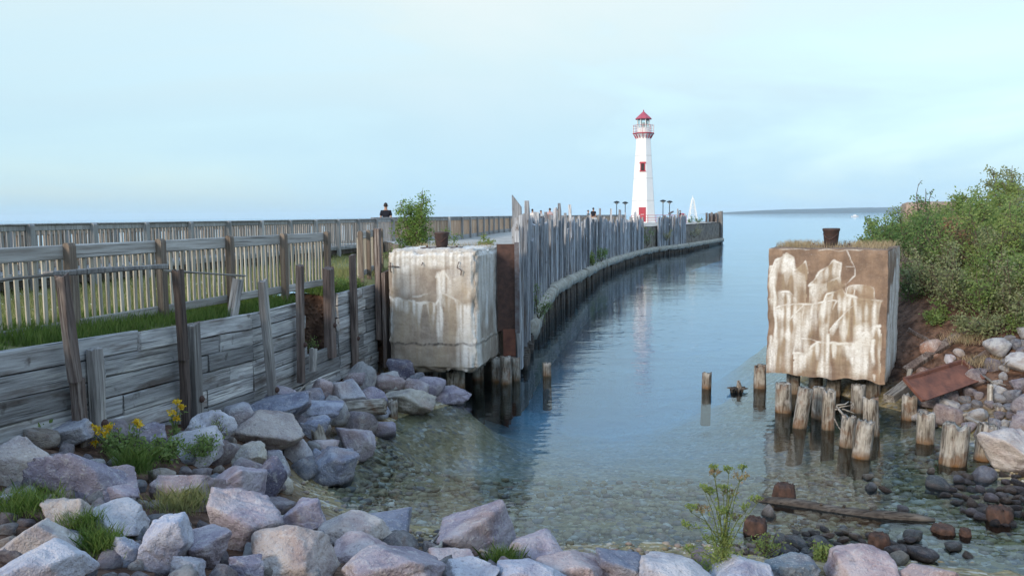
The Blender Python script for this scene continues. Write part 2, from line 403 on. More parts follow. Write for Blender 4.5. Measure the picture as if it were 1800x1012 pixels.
def leaf_mat(name, c1, c2, c3=None, trans=0.35):
    m, t, p = new_mat(name)
    ge = t.nodes.new('ShaderNodeNewGeometry')
    c = mixrgb(t, ge.outputs['Random Per Island'], c1, c2)
    if c3:
        v = coords(t, 'Object', (1, 1, 1), False)
        c = mixrgb(t, mrange(t, noise_tex(t, v, 1.6, 3), 0.50, 0.66, 0, 0.85), c, c3)
    t.links.new(c, p.inputs['Base Color']); p.inputs['Roughness'].default_value = 0.6; p.inputs['Specular IOR Level'].default_value = 0.25
    out = t.nodes['Material Output']; tr = t.nodes.new('ShaderNodeBsdfTranslucent'); t.links.new(c, tr.inputs[0])
    mx = t.nodes.new('ShaderNodeMixShader'); mx.inputs[0].default_value = trans
    t.links.new(p.outputs[0], mx.inputs[1]); t.links.new(tr.outputs[0], mx.inputs[2]); t.links.new(mx.outputs[0], out.inputs['Surface'])
    return m
M['leaf_green'] = leaf_mat('shrub_leaf', (0.14, 0.23, 0.065), (0.30, 0.38, 0.13), trans=0.5)
M['leaf_dark'] = leaf_mat('dark_shrub_leaf', (0.085, 0.165, 0.055), (0.18, 0.27, 0.09), trans=0.5)
M['leaf_yel'] = leaf_mat('yellow_green_leaf', (0.19, 0.27, 0.07), (0.33, 0.38, 0.13), trans=0.5)
M['leaf_red'] = leaf_mat('reddening_leaf', (0.36, 0.18, 0.12), (0.28, 0.24, 0.11), trans=0.5)
M['leaf_dull'] = leaf_mat('dull_olive_leaf', (0.21, 0.25, 0.11), (0.35, 0.37, 0.20), trans=0.5)
M['leaf_birch'] = leaf_mat('birch_leaf', (0.10, 0.19, 0.035), (0.20, 0.29, 0.07))
M['twig_grey'] = leaf_mat('dry_brush', (0.13, 0.105, 0.095), (0.20, 0.165, 0.15), trans=0.1)
M['grass'] = leaf_mat('grass_blade', (0.085, 0.17, 0.03), (0.20, 0.27, 0.075), trans=0.4)
M['meadow'] = leaf_mat('meadow_grass', (0.20, 0.24, 0.08), (0.34, 0.33, 0.16), trans=0.4)
M['straw'] = leaf_mat('dry_straw', (0.38, 0.29, 0.17), (0.52, 0.42, 0.27), trans=0.3)
M['petal'] = leaf_mat('yellow_petal', (0.70, 0.46, 0.02), (0.80, 0.58, 0.05), trans=0.3)
M['white_petal'] = leaf_mat('white_petal', (0.6, 0.6, 0.5), (0.7, 0.7, 0.62), trans=0.3)
M['umbel'] = leaf_mat('umbel_seed', (0.22, 0.20, 0.08), (0.27, 0.17, 0.10), trans=0.2)
M['bark'] = plain('bark', (0.13, 0.10, 0.075), 0.9, 0, 0.4, 14, 0.4)
M['stem'] = plain('green_stem', (0.13, 0.16, 0.05), 0.7, 0, 0.3, 14, 0)

def water_mat():
    m, t, p = new_mat('lake_water')
    t.nodes.remove(p); out = t.nodes['Material Output']
    v = coords(t, 'Object', (1, 1, 1), False)
    vs = coords(t, 'Object', (0.55, 1.0, 1), False)
    a = noise_tex(t, vs, 4.6, 2, 0.5, 0.3); b = noise_tex(t, vs, 1.1, 3, 0.5, 0.4); cc = noise_tex(t, vs, 0.23, 2, 0.5)
    calm = mrange(t, noise_tex(t, coords(t, 'Object', (0.35, 1, 1), False), 0.06, 2), 0.40, 0.62, 0.45, 1.15)
    h = mth(t, 'ADD', mth(t, 'MULTIPLY', a, 0.020), mth(t, 'ADD', mth(t, 'MULTIPLY', b, 0.040), mth(t, 'MULTIPLY', cc, 0.07)))
    bp = t.nodes.new('ShaderNodeBump'); bp.inputs['Strength'].default_value = 1.0; bp.inputs['Distance'].default_value = 0.50
    t.links.new(mth(t, 'MULTIPLY', h, calm), bp.inputs['Height'])
    tr = t.nodes.new('ShaderNodeBsdfTransparent'); tr.inputs[0].default_value = (0.93, 0.98, 0.965, 1)
    gl = t.nodes.new('ShaderNodeBsdfGlossy'); gl.inputs['Roughness'].default_value = 0.03; gl.inputs['Color'].default_value = (0.90, 0.96, 1.0, 1)
    t.links.new(bp.outputs[0], gl.inputs['Normal'])
    f = t.nodes.new('ShaderNodeFresnel'); f.inputs[0].default_value = 1.34; t.links.new(bp.outputs[0], f.inputs['Normal'])
    mx = t.nodes.new('ShaderNodeMixShader'); t.links.new(f.outputs[0], mx.inputs[0]); t.links.new(tr.outputs[0], mx.inputs[1]); t.links.new(gl.outputs[0], mx.inputs[2])
    t.links.new(mx.outputs[0], out.inputs['Surface'])
    return m
M['water'] = water_mat()

def ground_mat():
    m, t, p = new_mat('shore_ground')
    v = coords(t, 'Object', (1, 1, 1), False)
    vo = t.nodes.new('ShaderNodeTexVoronoi'); vo.inputs['Scale'].default_value = 11; t.links.new(v, vo.inputs['Vector'])
    s3 = t.nodes.new('ShaderNodeSeparateColor'); t.links.new(vo.outputs['Color'], s3.inputs[0])
    n = noise_tex(t, v, 0.9, 4); n2 = noise_tex(t, v, 5, 4)
    c = mixrgb(t, s3.outputs[0], (0.20, 0.16, 0.09), (0.40, 0.325, 0.20))
    c = mixrgb(t, mrange(t, s3.outputs[1], 0.78, 0.95, 0, 0.85), c, (0.52, 0.50, 0.45))
    c = mixrgb(t, mrange(t, s3.outputs[2], 0.75, 0.95, 0, 0.7), c, (0.15, 0.16, 0.18))
    c = mixrgb(t, mrange(t, n, 0.46, 0.64, 0, 0.6), c, (0.19, 0.17, 0.07))
    ge = t.nodes.new('ShaderNodeNewGeometry'); s = t.nodes.new('ShaderNodeSeparateXYZ'); t.links.new(ge.outputs['Position'], s.inputs[0])
    soil = mixrgb(t, mrange(t, n2, 0.4, 0.62), (0.06, 0.034, 0.024), (0.155, 0.092, 0.065))
    c = mixrgb(t, mrange(t, mth(t, 'ADD', s.outputs['Z'], mth(t, 'MULTIPLY', n, 0.5)), 0.35, 0.75), c, soil)
    # blue of light scattered in the water, painted on the deeper bed
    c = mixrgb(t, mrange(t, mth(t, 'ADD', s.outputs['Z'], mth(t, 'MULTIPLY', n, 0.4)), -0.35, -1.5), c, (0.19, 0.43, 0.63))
    t.links.new(c, p.inputs['Base Color']); p.inputs['Roughness'].default_value = 0.9; p.inputs['Specular IOR Level'].default_value = 0.2
    bump(t, p, mth(t, 'ADD', mrange(t, vo.outputs['Distance'], 0, 0.5, 1, 0), n2), 0.8, 0.05)
    return m
M['ground'] = ground_mat()
M['bed'] = plain('lake_bed_scatter_blue', (0.16, 0.40, 0.62), 0.95, 0, 0.2, 0.1, 0)  # bed coloured blue to stand for light scattered in deep water
M['lawn'] = plain('lawn_soil', (0.13, 0.15, 0.05), 0.95, 0, 0.3, 3, 0.5, (0.19, 0.18, 0.08))
M['hill'] = plain('far_wooded_shore', (0.045, 0.08, 0.085), 0.95, 0, 0.4, 0.01, 0)

# ================================================================== the setting
# ------------------------------------------------------------------ shore terrain (bank, beach and lake bed in one sheet)
CTRL = np.array([
 (-6.25,6,2.0),(-5.65,9,1.72),(-5.0,12.2,1.15),(-4.6,14.2,.98),(-3.8,18.3,.62),(-3.45,20,.40),(-7.5,3,2.3),(-12,3,2.5),(-12,9,2.2),(-10,14,1.6),(-8,20,1.0),(-8,30,.5),(-20,10,1.5),(-20,30,.5),
 (-2.5,16.9,0),(-2.6,14.6,0),(-3.05,12.7,0),(-2.5,11.6,0),(-1.1,10.75,0),(.7,10.1,.02),(2.9,9.9,.02),(5.0,9.6,-.03),(7.6,11.0,-.10),(7.4,9.4,-.02),(6.2,9.9,-.09),
 (-3.0,19.3,.5),(-2.55,18.9,.5),(-2.2,18.3,.3),(-1.8,18.4,.22),(-1.3,18.5,.06),(-.7,18.5,-.6),(-1.5,17.3,-.2),(-2.0,17.6,.05),(-3.5,15.5,.55),(-3.7,13.6,.6),(-4.2,11,1.0),(-3.2,9.6,.75),(-4.4,9,1.25),
 (-3.6,6,1.6),(-2.0,8.5,.75),(0,8.7,.42),(2.5,8.7,.36),(5,8.8,.16),(0,6,1.15),(3,6,1.05),(6,6,1.0),(0,2,2.45),(-4,2,2.5),(4,2,2.4),(0,-6,2.7),(9,-5,2.6),(-9,-5,2.6),(9,3,2.0),(8.5,8.3,.28),
 (0,11.6,-.22),(2,11.8,-.25),(4,11.7,-.13),(6.3,11.6,-.13),(7.6,12.8,-.02),(5,12.9,-.30),(4,10.7,-.09),(2.6,10.8,-.10),(3,13.2,-.5),(0,13.6,-.62),(-1.6,13.2,-.38),(-1.4,15.5,-.7),(3,15.5,-.85),(0,18,-.95),(6.2,15,-.55),(-1,20,-1.1),(5.5,18,-.95),(1.2,15.5,-.8),(1,21,-1.45),(3,22,-1.8),(.5,26,-2.2),(6,26,-2.4),(2,34,-4.5),(10,36,-4.5),
 (7.4,13.7,-.15),(8.3,14.5,.03),(8.3,17.3,.03),(7.6,19.5,.1),(10.7,17.5,1.42),(9.3,16.7,.48),(9.55,18.5,1.25),(9.7,19.6,1.9),(9.2,21.5,1.7),(11,23,2.9),(10.2,26,2.2),(9.2,25,.4),(14,20,2.7),(15,16,2.2),(12,14.5,1.0),(11,13,.55),(10,12,.32),(14,11,1.2),(18,20,3.2),(14,28,3.1),(10.5,30,.2),(15,33,3.0),(21,30,3.2),(13,38,-1.5),(22,42,-1),(32,32,3.0),(32,15,3.0),(32,3,3.0),(40,44,-1),(-20,44,-1),(-6,36,-2)], dtype=float)
def _rbf_fit(c):
    d = np.hypot(c[:, None, 0] - c[None, :, 0], c[:, None, 1] - c[None, :, 1])
    n = len(c); A = np.zeros((n + 3, n + 3)); A[:n, :n] = d
    A[:n, n] = 1; A[:n, n+1:] = c[:, :2]; A[n, :n] = 1; A[n+1:, :n] = c[:, :2].T
    return np.linalg.solve(A, np.concatenate([c[:, 2], [0, 0, 0]]))
RBF = _rbf_fit(CTRL)
def terrain(x, y):
    x = np.atleast_1d(np.asarray(x, float)); y = np.atleast_1d(np.asarray(y, float))
    d = np.sqrt((x[:, None] - CTRL[None, :, 0])**2 + (y[:, None] - CTRL[None, :, 1])**2 + 0.02)
    return d @ RBF[:-3] + RBF[-3] + RBF[-2] * x + RBF[-1] * y
def T1(x, y): return float(terrain(x, y)[0])
def G(px, py, lift=0.0):                # where that sight line meets the bank
    d = ray(px, py)
    ys = np.linspace(4, 32, 900); t = ys / d.y
    z = H + d.z * t; below = z < terrain(d.x * t, ys) + lift
    i = int(np.argmax(below)) if below.any() else 899
    return Vector((d.x * t[i], ys[i], z[i]))

xs = np.concatenate([np.linspace(-22, -8, 30)[:-1], np.linspace(-8, 13, 190)[:-1], np.linspace(13, 42, 50)])
ys = np.concatenate([np.linspace(-8, 4, 20)[:-1], np.linspace(4, 24, 190)[:-1], np.linspace(24, 46, 60)])
X, Y = np.meshgrid(xs, ys)
Zt = terrain(X.ravel(), Y.ravel())
Zt += np.array([0.05 * mnoise.noise(Vector((a * 1.7, b * 1.7, 0))) + 0.02 * mnoise.noise(Vector((a * 6, b * 6, 3))) for a, b in zip(X.ravel(), Y.ravel())])
nx, ny = len(xs), len(ys)
idx = np.arange(nx * ny).reshape(ny, nx)
Fq = np.stack([idx[:-1, :-1], idx[:-1, 1:], idx[1:, 1:], idx[1:, :-1]], -1).reshape(-1, 4)
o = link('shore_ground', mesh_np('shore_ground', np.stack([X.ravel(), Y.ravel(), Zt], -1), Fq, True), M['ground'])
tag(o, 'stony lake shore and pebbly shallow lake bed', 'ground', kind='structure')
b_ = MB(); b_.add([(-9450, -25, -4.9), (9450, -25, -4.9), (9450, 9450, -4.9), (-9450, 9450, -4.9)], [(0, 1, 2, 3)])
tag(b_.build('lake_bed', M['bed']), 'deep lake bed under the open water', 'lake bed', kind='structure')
b_ = MB(); b_.add([(-9400, -9, 0), (9400, -9, 0), (9400, 9400, 0), (-9400, 9400, 0)], [(0, 1, 2, 3)])
tag(b_.build('water', M['water']), 'calm clear blue lake water with small ripples', 'water', kind='structure')

# far wooded shore across the lake
def far_hill(name, x0, x1, D, hmax, depth, seed, label):
    n = 160; V = []; F = []
    for i in range(n + 1):
        u = i / n; x = x0 + (x1 - x0) * u
        env = min(1, u * 7.0) ** 0.8
        h = hmax * env * (0.72 + 0.28 * mnoise.noise(Vector((u * 5 + seed, 0, 0)))) + 2.2 * mnoise.noise(Vector((u * 70, seed, 0))) * env + 0.5
        for (dy, f) in ((0, 0), (40, 0.42), (depth * 0.4, 0.85), (depth * 0.7, 1.0), (depth, 0.0)):
            V.append((x, D + dy, -0.5 + max(h, 0.6) * f))
    for i in range(n):
        for k in range(4):
            a = i * 5 + k; F.append((a, a + 5, a + 6, a + 1))
    o = link(name, mesh_np(name, V, F, True), M['hill']); tag(o, label, 'hill', kind='structure')
far_hill('far_shore', 1500, 6200, 5900, 48, 900, 2.0, 'low wooded shore far across the lake')

# ------------------------------------------------------------------ lines of the place
def wallx(D): return 0.2 * D - 7.45           # timber retaining wall
def fencex(D): return 0.26 * D - 8.8          # near picket fence
WALL_TOP = 2.55
LAWN_Z = 2.6
def tilt(D): return 0.042 * np.maximum(14.3 - np.asarray(D, float), 0)      # the near boards rise towards the viewer
# lawn behind the wall
LX = np.linspace(-26, -2.5, 190); LY = np.linspace(1.0, 36, 200)
def lawn_z(x, y):
    dx = wallx(y) - x                          # metres behind the wall
    return WALL_TOP - 0.06 + 0.16 * np.clip((dx - 0.1) / 1.0, 0, 1) + tilt(y) * np.clip(1.6 - dx * 0.55, 0, 1)
def clumpy(pts, thr, sc_=1.3):
    k = np.array([mnoise.noise(Vector((float(a) * sc_, float(b) * sc_, 2.0))) for a, b, _ in pts]); return pts[k > thr]
def lawn_in(x, y):
    dx = wallx(y) - x
    ok = dx > 0.07
    ok &= ~((y > 16.45) & (y < 17.85) & (dx < 0.90))
    ok &= ~((y > 20.6) & (x > -3.15))
    return ok
V = []; F = []
gx, gy = np.meshgrid(LX, LY)
# shear the sheet so that its edge runs along the wall
gx = wallx(gy) - 0.075 - (LX[-1] - gx)
zz = lawn_z(gx, gy) + 0.03 * np.sin(gx * 2.1) * np.sin(gy * 1.7)
ix = np.arange(gx.size).reshape(gx.shape)
cxm = (gx[:-1, :-1] + gx[1:, 1:]) / 2; cym = (gy[:-1, :-1] + gy[1:, 1:]) / 2
keep = lawn_in(cxm, cym)
Fq = np.stack([ix[:-1, :-1], ix[:-1, 1:], ix[1:, 1:], ix[1:, :-1]], -1)[keep]
# earth face behind the boards
ef = MB(); line = [(1.2, .10), (14.3, .10), (16.34, .10), (16.34, 1.05), (17.96, 1.05), (17.96, .10), (20.7, .10), (20.75, -.75)]
for (d0, x0), (d1, x1) in zip(line[:-1], line[1:]):
    a0 = (wallx(d0) - x0, d0); a1 = (wallx(d1) - x1, d1); n0 = len(ef.v)
    ef.v += [(a0[0], a0[1], -.6), (a1[0], a1[1], -.6), (a1[0], a1[1], 2.52 + float(tilt(d1))), (a0[0], a0[1], 2.52 + float(tilt(d0)))]; ef.f.append((n0, n0 + 1, n0 + 2, n0 + 3))
tag(ef.build('earth_face', M['ground']), 'dark earth behind the boards of the timber wall', 'ground', kind='structure')
o = link('lawn_ground', mesh_np('lawn_ground', np.stack([gx.ravel(), gy.ravel(), zz.ravel()], -1), Fq, True), M['lawn'])
tag(o, 'grassy ground behind the timber wall', 'ground', kind='structure')

# ------------------------------------------------------------------ timber retaining wall
def along(D, off=0.0, z=0.0):                 # point on the wall line, off = metres towards the lake
    return Vector((wallx(D) + off * 0.98, D - off * 0.196, z))
wall_root = thing('retaining_wall', 'grey timber plank retaining wall along the left bank with upright posts', 'retaining wall', along(12, 0, 1.0))
WINV = wall_root.matrix_basis.inverted() if False else Matrix.Translation(-Vector(wall_root.location))
def put(o, loc):                              # child of the wall placed at a world position
    o.parent = wall_root; o.location = Vector(loc) - Vector(wall_root.location)
WA = math.atan2(1.0, 0.2)                     # direction of the wall line
def plank_mesh(L, h, t, jit=0.008, seg=4):
    b = MB(); V = []
    for i in range(seg + 1):
        x = -L/2 + L * i / seg
        c = 0.012
        je = 0.02 if i in (0, seg) else 0
        pr = [(-t/2, -h/2 + c), (-t/2 + c, -h/2), (t/2 - c, -h/2), (t/2, -h/2 + c), (t/2, h/2 - c), (t/2 - c, h/2), (-t/2 + c, h/2), (-t/2, h/2 - c)]
        for (y, z) in pr:
            V.append((x + random.uniform(-je, je), y + random.uniform(-jit, jit) * 0.6, z + random.uniform(-jit, jit)))
    F = []
    for i in range(seg):
        for k in range(8):
            F.append((i*8 + k, i*8 + (k+1) % 8, i*8 + 8 + (k+1) % 8, i*8 + 8 + k))
    F.append(tuple(range(7, -1, -1))); F.append(tuple(seg*8 + k for k in range(8)))
    b.add(V, F); return b.mesh('plank')
PST = [7.6, 10.25, 12.35, 14.55, 16.3]
def base_z(D): return float(np.interp(D, [5, 9, 12.2, 14.2, 18.3, 20.5], [2.0, 1.6, 1.0, .8, .45, .1]))
rowh = 0.278
def plank_row(k, D0, D1, off=0.0):
    Dm = (D0 + D1) / 2; z = WALL_TOP - rowh * (k + 0.5) + float(tilt(Dm))
    if z < base_z((D0 + D1) / 2) - 0.25: return
    L = (D1 - D0) * math.hypot(1, 0.2) - 0.015
    o = link('plank', plank_mesh(L, rowh - random.uniform(0.008, 0.022), 0.085), M['wood_grey'])
    put(o, along((D0 + D1) / 2, off + random.uniform(-0.015, 0.015), z + random.uniform(-0.006, 0.006)))
    o.rotation_euler = (0, random.uniform(-0.006, 0.006) + (0.041 if Dm < 14.3 else 0), WA + random.uniform(-0.006, 0.006))
for k in range(10):
    st = random.choice([5.2, 6.0])
    cuts = [st]
    while cuts[-1] < 14.2:
        cuts.append(cuts[-1] + random.uniform(1.5, 3.2))
    cuts[-1] = 14.3
    if k == 0: cuts = [5.2, 8.2, 11.3, 14.3]
    cuts.append(16.25 + (0.12 if k % 2 else -0.1))
    for a, b2 in zip(cuts[:-1], cuts[1:]):
        if b2 - a < 0.3: continue
        plank_row(k, a, b2)
for k in range(9):                                      # the broken bay: only the low boards are left
    if k >= 4: plank_row(k, 16.3, 18.05, -0.02)
for k in range(9):                                      # the far bay up to the concrete block
    plank_row(k, 18.0, 19.4 + (0.2 if k % 2 else 0)); plank_row(k, 19.4 + (0.2 if k % 2 else 0), 20.3)
# pocket behind the broken bay: back and side boards
for k in range(7):
    z = WALL_TOP - rowh * (k + 0.5)
    o = link('pocket_board', plank_mesh(1.66, rowh - 0.015, 0.07), M['wood_old']); put(o, along(17.15, -0.98, z)); o.rotation_euler = (0, 0, WA)
    for Dq in (16.33, 17.97):
        o = link('pocket_board', plank_mesh(0.9, rowh - 0.015, 0.07), M['wood_old']); put(o, along(Dq, -0.52, z)); o.rotation_euler = (0, 0, WA + math.pi / 2)
def post(D, ztop, zbot, w, t, off, lean=0.0, mat='wood_post', name='post', leanx=0.0, D2=None):
    b = MB(); L = ztop - zbot; seg = 5; V = []; F = []
    for i in range(seg + 1):
        z = -L/2 + L * i / seg; c = 0.015
        for (x, y) in ((-w/2+c, -t/2), (w/2-c, -t/2), (w/2, -t/2+c), (w/2, t/2-c), (w/2-c, t/2), (-w/2+c, t/2), (-w/2, t/2-c), (-w/2, -t/2+c)):
            jz = random.uniform(-0.03, 0.03) if i == seg else 0
            V.append((x + random.uniform(-.007, .007), y + random.uniform(-.007, .007), z + jz + (0.10 * x if i == seg else 0)))
    for i in range(seg):
        for k in range(8): F.append((i*8 + k, i*8 + (k+1) % 8, i*8 + 8 + (k+1) % 8, i*8 + 8 + k))
    F.append(tuple(range(7, -1, -1))); F.append(tuple(seg*8 + k for k in range(8)))
    b.add(V, F)
    o = link(name, b.mesh(name), M[mat]); put(o, along(D, off, (ztop + zbot) / 2))
    o.rotation_euler = (leanx, lean, WA)
    return o
def zt(px, py, D): return P(px, py, D).z
# posts: (distance, top, bottom, width along the wall, thickness, offset)
post(9.78, zt(90, 484, 9.7), zt(118, 668, 9.9), 0.13, 0.12, 0.22, lean=-0.10)
post(9.93, zt(118, 668, 9.9) + 0.01, 1.35, 0.15, 0.12, 0.18, lean=-0.03)
post(10.32, zt(138, 612, 10.3), 1.25, 0.19, 0.12, 0.12, mat='wood_greypost')
post(12.0, zt(285, 473, 12.0), zt(300, 632, 12.0), 0.13, 0.12, 0.22, lean=-0.05)
post(12.08, zt(300, 632, 12.0) + 0.01, 0.75, 0.12, 0.12, 0.18)
post(12.46, zt(318, 570, 12.4), 0.75, 0.18, 0.12, 0.12, mat='wood_greypost')
post(14.45, zt(432, 490, 14.5), 0.65, 0.15, 0.13, 0.26, lean=-0.11, mat='wood_greypost')
post(14.05, zt(425, 488, 14.3), zt(405, 570, 14.0), 0.16, 0.14, -0.12, lean=0.38, mat='wood_greypost')
post(14.9, 2.3, 0.6, 0.16, 0.14, -0.16)
post(15.85, zt(512, 467, 15.8), zt(503, 672, 15.8), 0.14, 0.13, 0.19, lean=0.05)
o = post(16.2, zt(520, 615, 16.0), zt(520, 655, 16.0), 0.2, 0.10, 0.26, lean=0.12, mat='wood_greypost', name='broken_board')
post(17.55, zt(574, 471, 17.6), 1.2, 0.23, 0.18, 0.03)
post(18.62, zt(612, 447, 18.7), 0.35, 0.15, 0.13, 0.14)
post(20.15, zt(658, 402, 20.2), 1.2, 0.15, 0.14, 0.16)
post(20.30, zt(672, 475, 20.4), zt(672, 640, 20.4), 0.62, 0.10, 0.34, mat='wood_post', name='board_slab')
for (D, z, off) in ((10.34, 1.62, 0.182), (12.48, 1.45, 0.182), (14.56, 1.15, 0.328), (18.64, 1.45, 0.207), (15.87, 1.75, 0.257), (17.57, 1.9, 0.122)):
    b = MB(); b.lathe([(0.0, 0), (0.055, 0.0), (0.055, 0.02), (0.03, 0.045), (0.0, 0.05)], 10)
    o = b.build('bolt_head', M['rust'], None); put(o, along(D, off, z)); o.rotation_euler = (R(90), 0, WA + math.pi)
    o.rotation_euler = (0, R(90), WA - math.pi / 2)
# loose rails lying across the post tops
def rail_between(a, b2, w, h, name, mat='wood_old'):
    c = (a + b2) / 2; d = b2 - a; L = d.length
    o = link(name, plank_mesh(L, h, w, 0.006, 6), M[mat]); put(o, c)
    o.rotation_euler = d.to_track_quat('X', 'Z').to_euler()
rail_between(P(84, 481, 9.75), P(288, 468, 12.02), 0.14, 0.065, 'top_rail', 'wood_greypost')
rail_between(P(-60, 499, 8.5), P(92, 482, 9.72), 0.05, 0.035, 'top_slat', 'wood_drift')
rail_between(P(284, 475, 12.0), P(430, 485, 14.3), 0.05, 0.03, 'top_slat', 'wood_drift')

# ------------------------------------------------------------------ fences
def picket_mesh(w, t, h):
    b = MB(); b.box((-w/2, -t/2, 0), (w/2, t/2, h)); return b.mesh('picket')
def round_post(w, t, h):
    b = MB(); V = []; n = 7
    prof = [(-t/2, 0), (-t/2, h - t*0.5)] + [(-t/2 * math.cos(math.pi * i / n), h - t*0.5 + t*0.5 * math.sin(math.pi * i / n)) for i in range(1, n)] + [(t/2, h - t*0.5), (t/2, 0)]
    m_ = len(prof)
    for x in (-w/2, w/2):
        for (y, z) in prof: V.append((x, y, z))
    F = [tuple(range(m_))[::-1], tuple(range(m_, 2*m_))] + [(k, (k+1) % m_, m_ + (k+1) % m_, m_ + k) for k in range(m_)]
    b.add(V, F); return b.mesh('post')
class Poly:
    def __init__(s, pts):
        s.p = [Vector((a, b, 0)) for a, b in pts]; s.l = [0.0]
        for a, b in zip(s.p[:-1], s.p[1:]): s.l.append(s.l[-1] + (b - a).length)
        s.len = s.l[-1]
    def at(s, q):
        q = min(max(q, 0), s.len - 1e-6)
        i = max(k for k in range(len(s.l) - 1) if s.l[k] <= q)
        a, b = s.p[i], s.p[i+1]; d = (b - a).normalized()
        return a + d * (q - s.l[i]), d
def smooth_pts(pts, n=8):
    out = []
    P_ = [pts[0]] + list(pts) + [pts[-1]]
    for i in range(1, len(P_) - 2):
        p0, p1, p2, p3 = [np.array(P_[i + k], float) for k in (-1, 0, 1, 2)]
        for k in range(n):
            t = k / n
            out.append(tuple(0.5 * ((2*p1) + (-p0+p2)*t + (2*p0-5*p1+4*p2-p3)*t*t + (-p0+3*p1-3*p2+p3)*t**3)))
    out.append(tuple(pts[-1])); return out
def fence(name, label, cat, poly, z0, ztop, spacing, npick, side, mats, nind, rail_h=0.19, low=0.14, group=None, q0=0.0, post_w=0.12, cap=False, pick_w=0.045, far=1e9, low_gap=0.0, pick_top=None):
    """side: +1 = posts on the right of the running direction. First nind pickets are parts, the rest one joined part."""
    a, d = poly.at(0)
    root = thing(name, label, cat, (a.x, a.y, z0), 0, group)
    off = Vector(root.location)
    pm = picket_mesh(pick_w, 0.02, (pick_top or (ztop - 0.10)) - z0 - low_gap); pm.materials.append(mats[0])
    po = round_post(post_w, 0.11, ztop - z0 + 0.32); po.materials.append(mats[2])
    nb = max(1, int((poly.len - q0) / spacing)); cnt = 0
    joined = MB(); V0 = [tuple(v.co) for v in pm.vertices]; F0 = [tuple(p.vertices) for p in pm.polygons]
    for i in range(nb + 1):
        q = q0 + i * spacing; c, d = poly.at(q); nrm = Vector((d.y, -d.x, 0)) * side
        o = link('post', po, None, root); o.location = c + nrm * 0.085 + Vector((0, 0, z0 - 0.29)) - off; o.rotation_euler = (0, 0, math.atan2(d.y, d.x))
        if i == nb: break
        c2, _ = poly.at(q + spacing)
        dd = (c2 - c); L = dd.length; an = math.atan2(dd.y, dd.x); mid = (c + c2) / 2
        u_ = dd.normalized(); nr = Vector((u_.y, -u_.x, 0)) * side
        for (nm, zc, hh, ofs) in (('top_rail', ztop - rail_h / 2, rail_h, 0.02), ('bottom_rail', z0 + low / 2, low, 0.02)):
            o = link(nm, plank_mesh(L - 0.006, hh, 0.036, 0.003, 1), mats[1], root)
            o.location = mid + nr * ofs + Vector((0, 0, zc)) - off; o.rotation_euler = (0, 0, an)
        if cap:
            o = link('cap_rail', plank_mesh(L - 0.006, 0.035, 0.15, 0.002, 1), mats[1], root)
            o.location = mid + Vector((0, 0, ztop + 0.019)) - off; o.rotation_euler = (0, 0, an)
        for k in range(npick):
            pp = c + dd * ((k + 0.5) / npick) - nr * 0.012 + Vector((0, 0, z0 + low_gap)) - off
            if cnt < nind:
                o = link('picket', pm, None, root); o.location = pp; o.rotation_euler = (random.uniform(-.008, .008), random.uniform(-.012, .012), an)
            else:
                ca, sa = math.cos(an), math.sin(an)
                joined.add([(pp.x + x*ca - y*sa, pp.y + x*sa + y*ca, pp.z + z) for x, y, z in V0], F0)
            cnt += 1
    if joined.v:
        o = joined.build('pickets', mats[0], root); o['kind'] = 'stuff'
    return root
NF = Poly([(fencex(D), D) for D in (5.66, 19.8)])
fence('picket_fence', 'low picket fence with wide top rail on the grass above the timber wall', 'fence', NF, 2.72, 3.87, 1.828, 13, 1,
      (M['wood_fence_z'], M['wood_fence_x'], M['wood_fence_post']), 200, pick_top=3.72, pick_w=0.06)
# short return of the near fence towards the boardwalk
NR = Poly([(fencex(19.8) - 0.08, 19.95), (fencex(19.8) - 0.3, 24.6)])
fence('picket_fence', 'short return of picket fence beside the leafy young tree', 'fence', NR, 2.72, 3.84, 1.5, 9, 1,
      (M['wood_fence_z'], M['wood_fence_x'], M['wood_fence_post']), 60, pick_top=3.70)

# boardwalk behind the lawn with a railing on each side
def bwx(D): return 0.25 * D - 14.7
BA = Poly([(bwx(D), D) for D in (12.26, 37.2)])
DECK = 2.98
RM = (M['wood_rail_far'], M['wood_rail_far'], M['wood_rail_far'])
fence('railing', 'long grey picket railing on the lawn side of the boardwalk', 'railing', BA, DECK, 4.09, 1.835, 13, 1, RM, 170, rail_h=0.12, low=0.10, cap=True, post_w=0.13, pick_w=0.06)
bcurve = smooth_pts([(-6.3, 37.3), (-4.9, 38.4), (-3.1, 41), (-2.0, 48.5), (-.3, 62), (3.5, 78), (8.5, 91), (14.6, 103)])
BB = Poly(bcurve)
fence('railing', 'curving picket railing that follows the pier towards the lighthouse', 'railing', BB, DECK, 4.14, 2.44, 20, 1,
      (M['wood_warm_sunlit'], M['wood_rail_far'], M['wood_rail_far']), 40, rail_h=0.15, low=0.24, cap=True, pick_w=0.085)
def offset_curve(pts, d):
    out = []
    for i, p in enumerate(pts):
        a = np.array(pts[max(i-1, 0)]); b = np.array(pts[min(i+1, len(pts)-1)]); t = (b - a) / np.linalg.norm(b - a)
        out.append((p[0] - t[1] * d, p[1] + t[0] * d))
    return out
farline = [(bwx(D) - 2.55, D) for D in (12.9, 30)] + [(-9.0, 36), (-7.2, 39.5), (-5.7, 43)] + offset_curve(bcurve, 2.9)[26:]
BF = Poly(farline)
fence('railing', 'picket railing on the lake side of the boardwalk with warm sunlit boards', 'railing', BF, DECK, 4.08, 1.835, 13, 1,
      (M['wood_warm_sunlit'], M['wood_warm_sunlit'], M['wood_rail_far']), 0, rail_h=0.26, low=0.14, cap=True, pick_w=0.09)
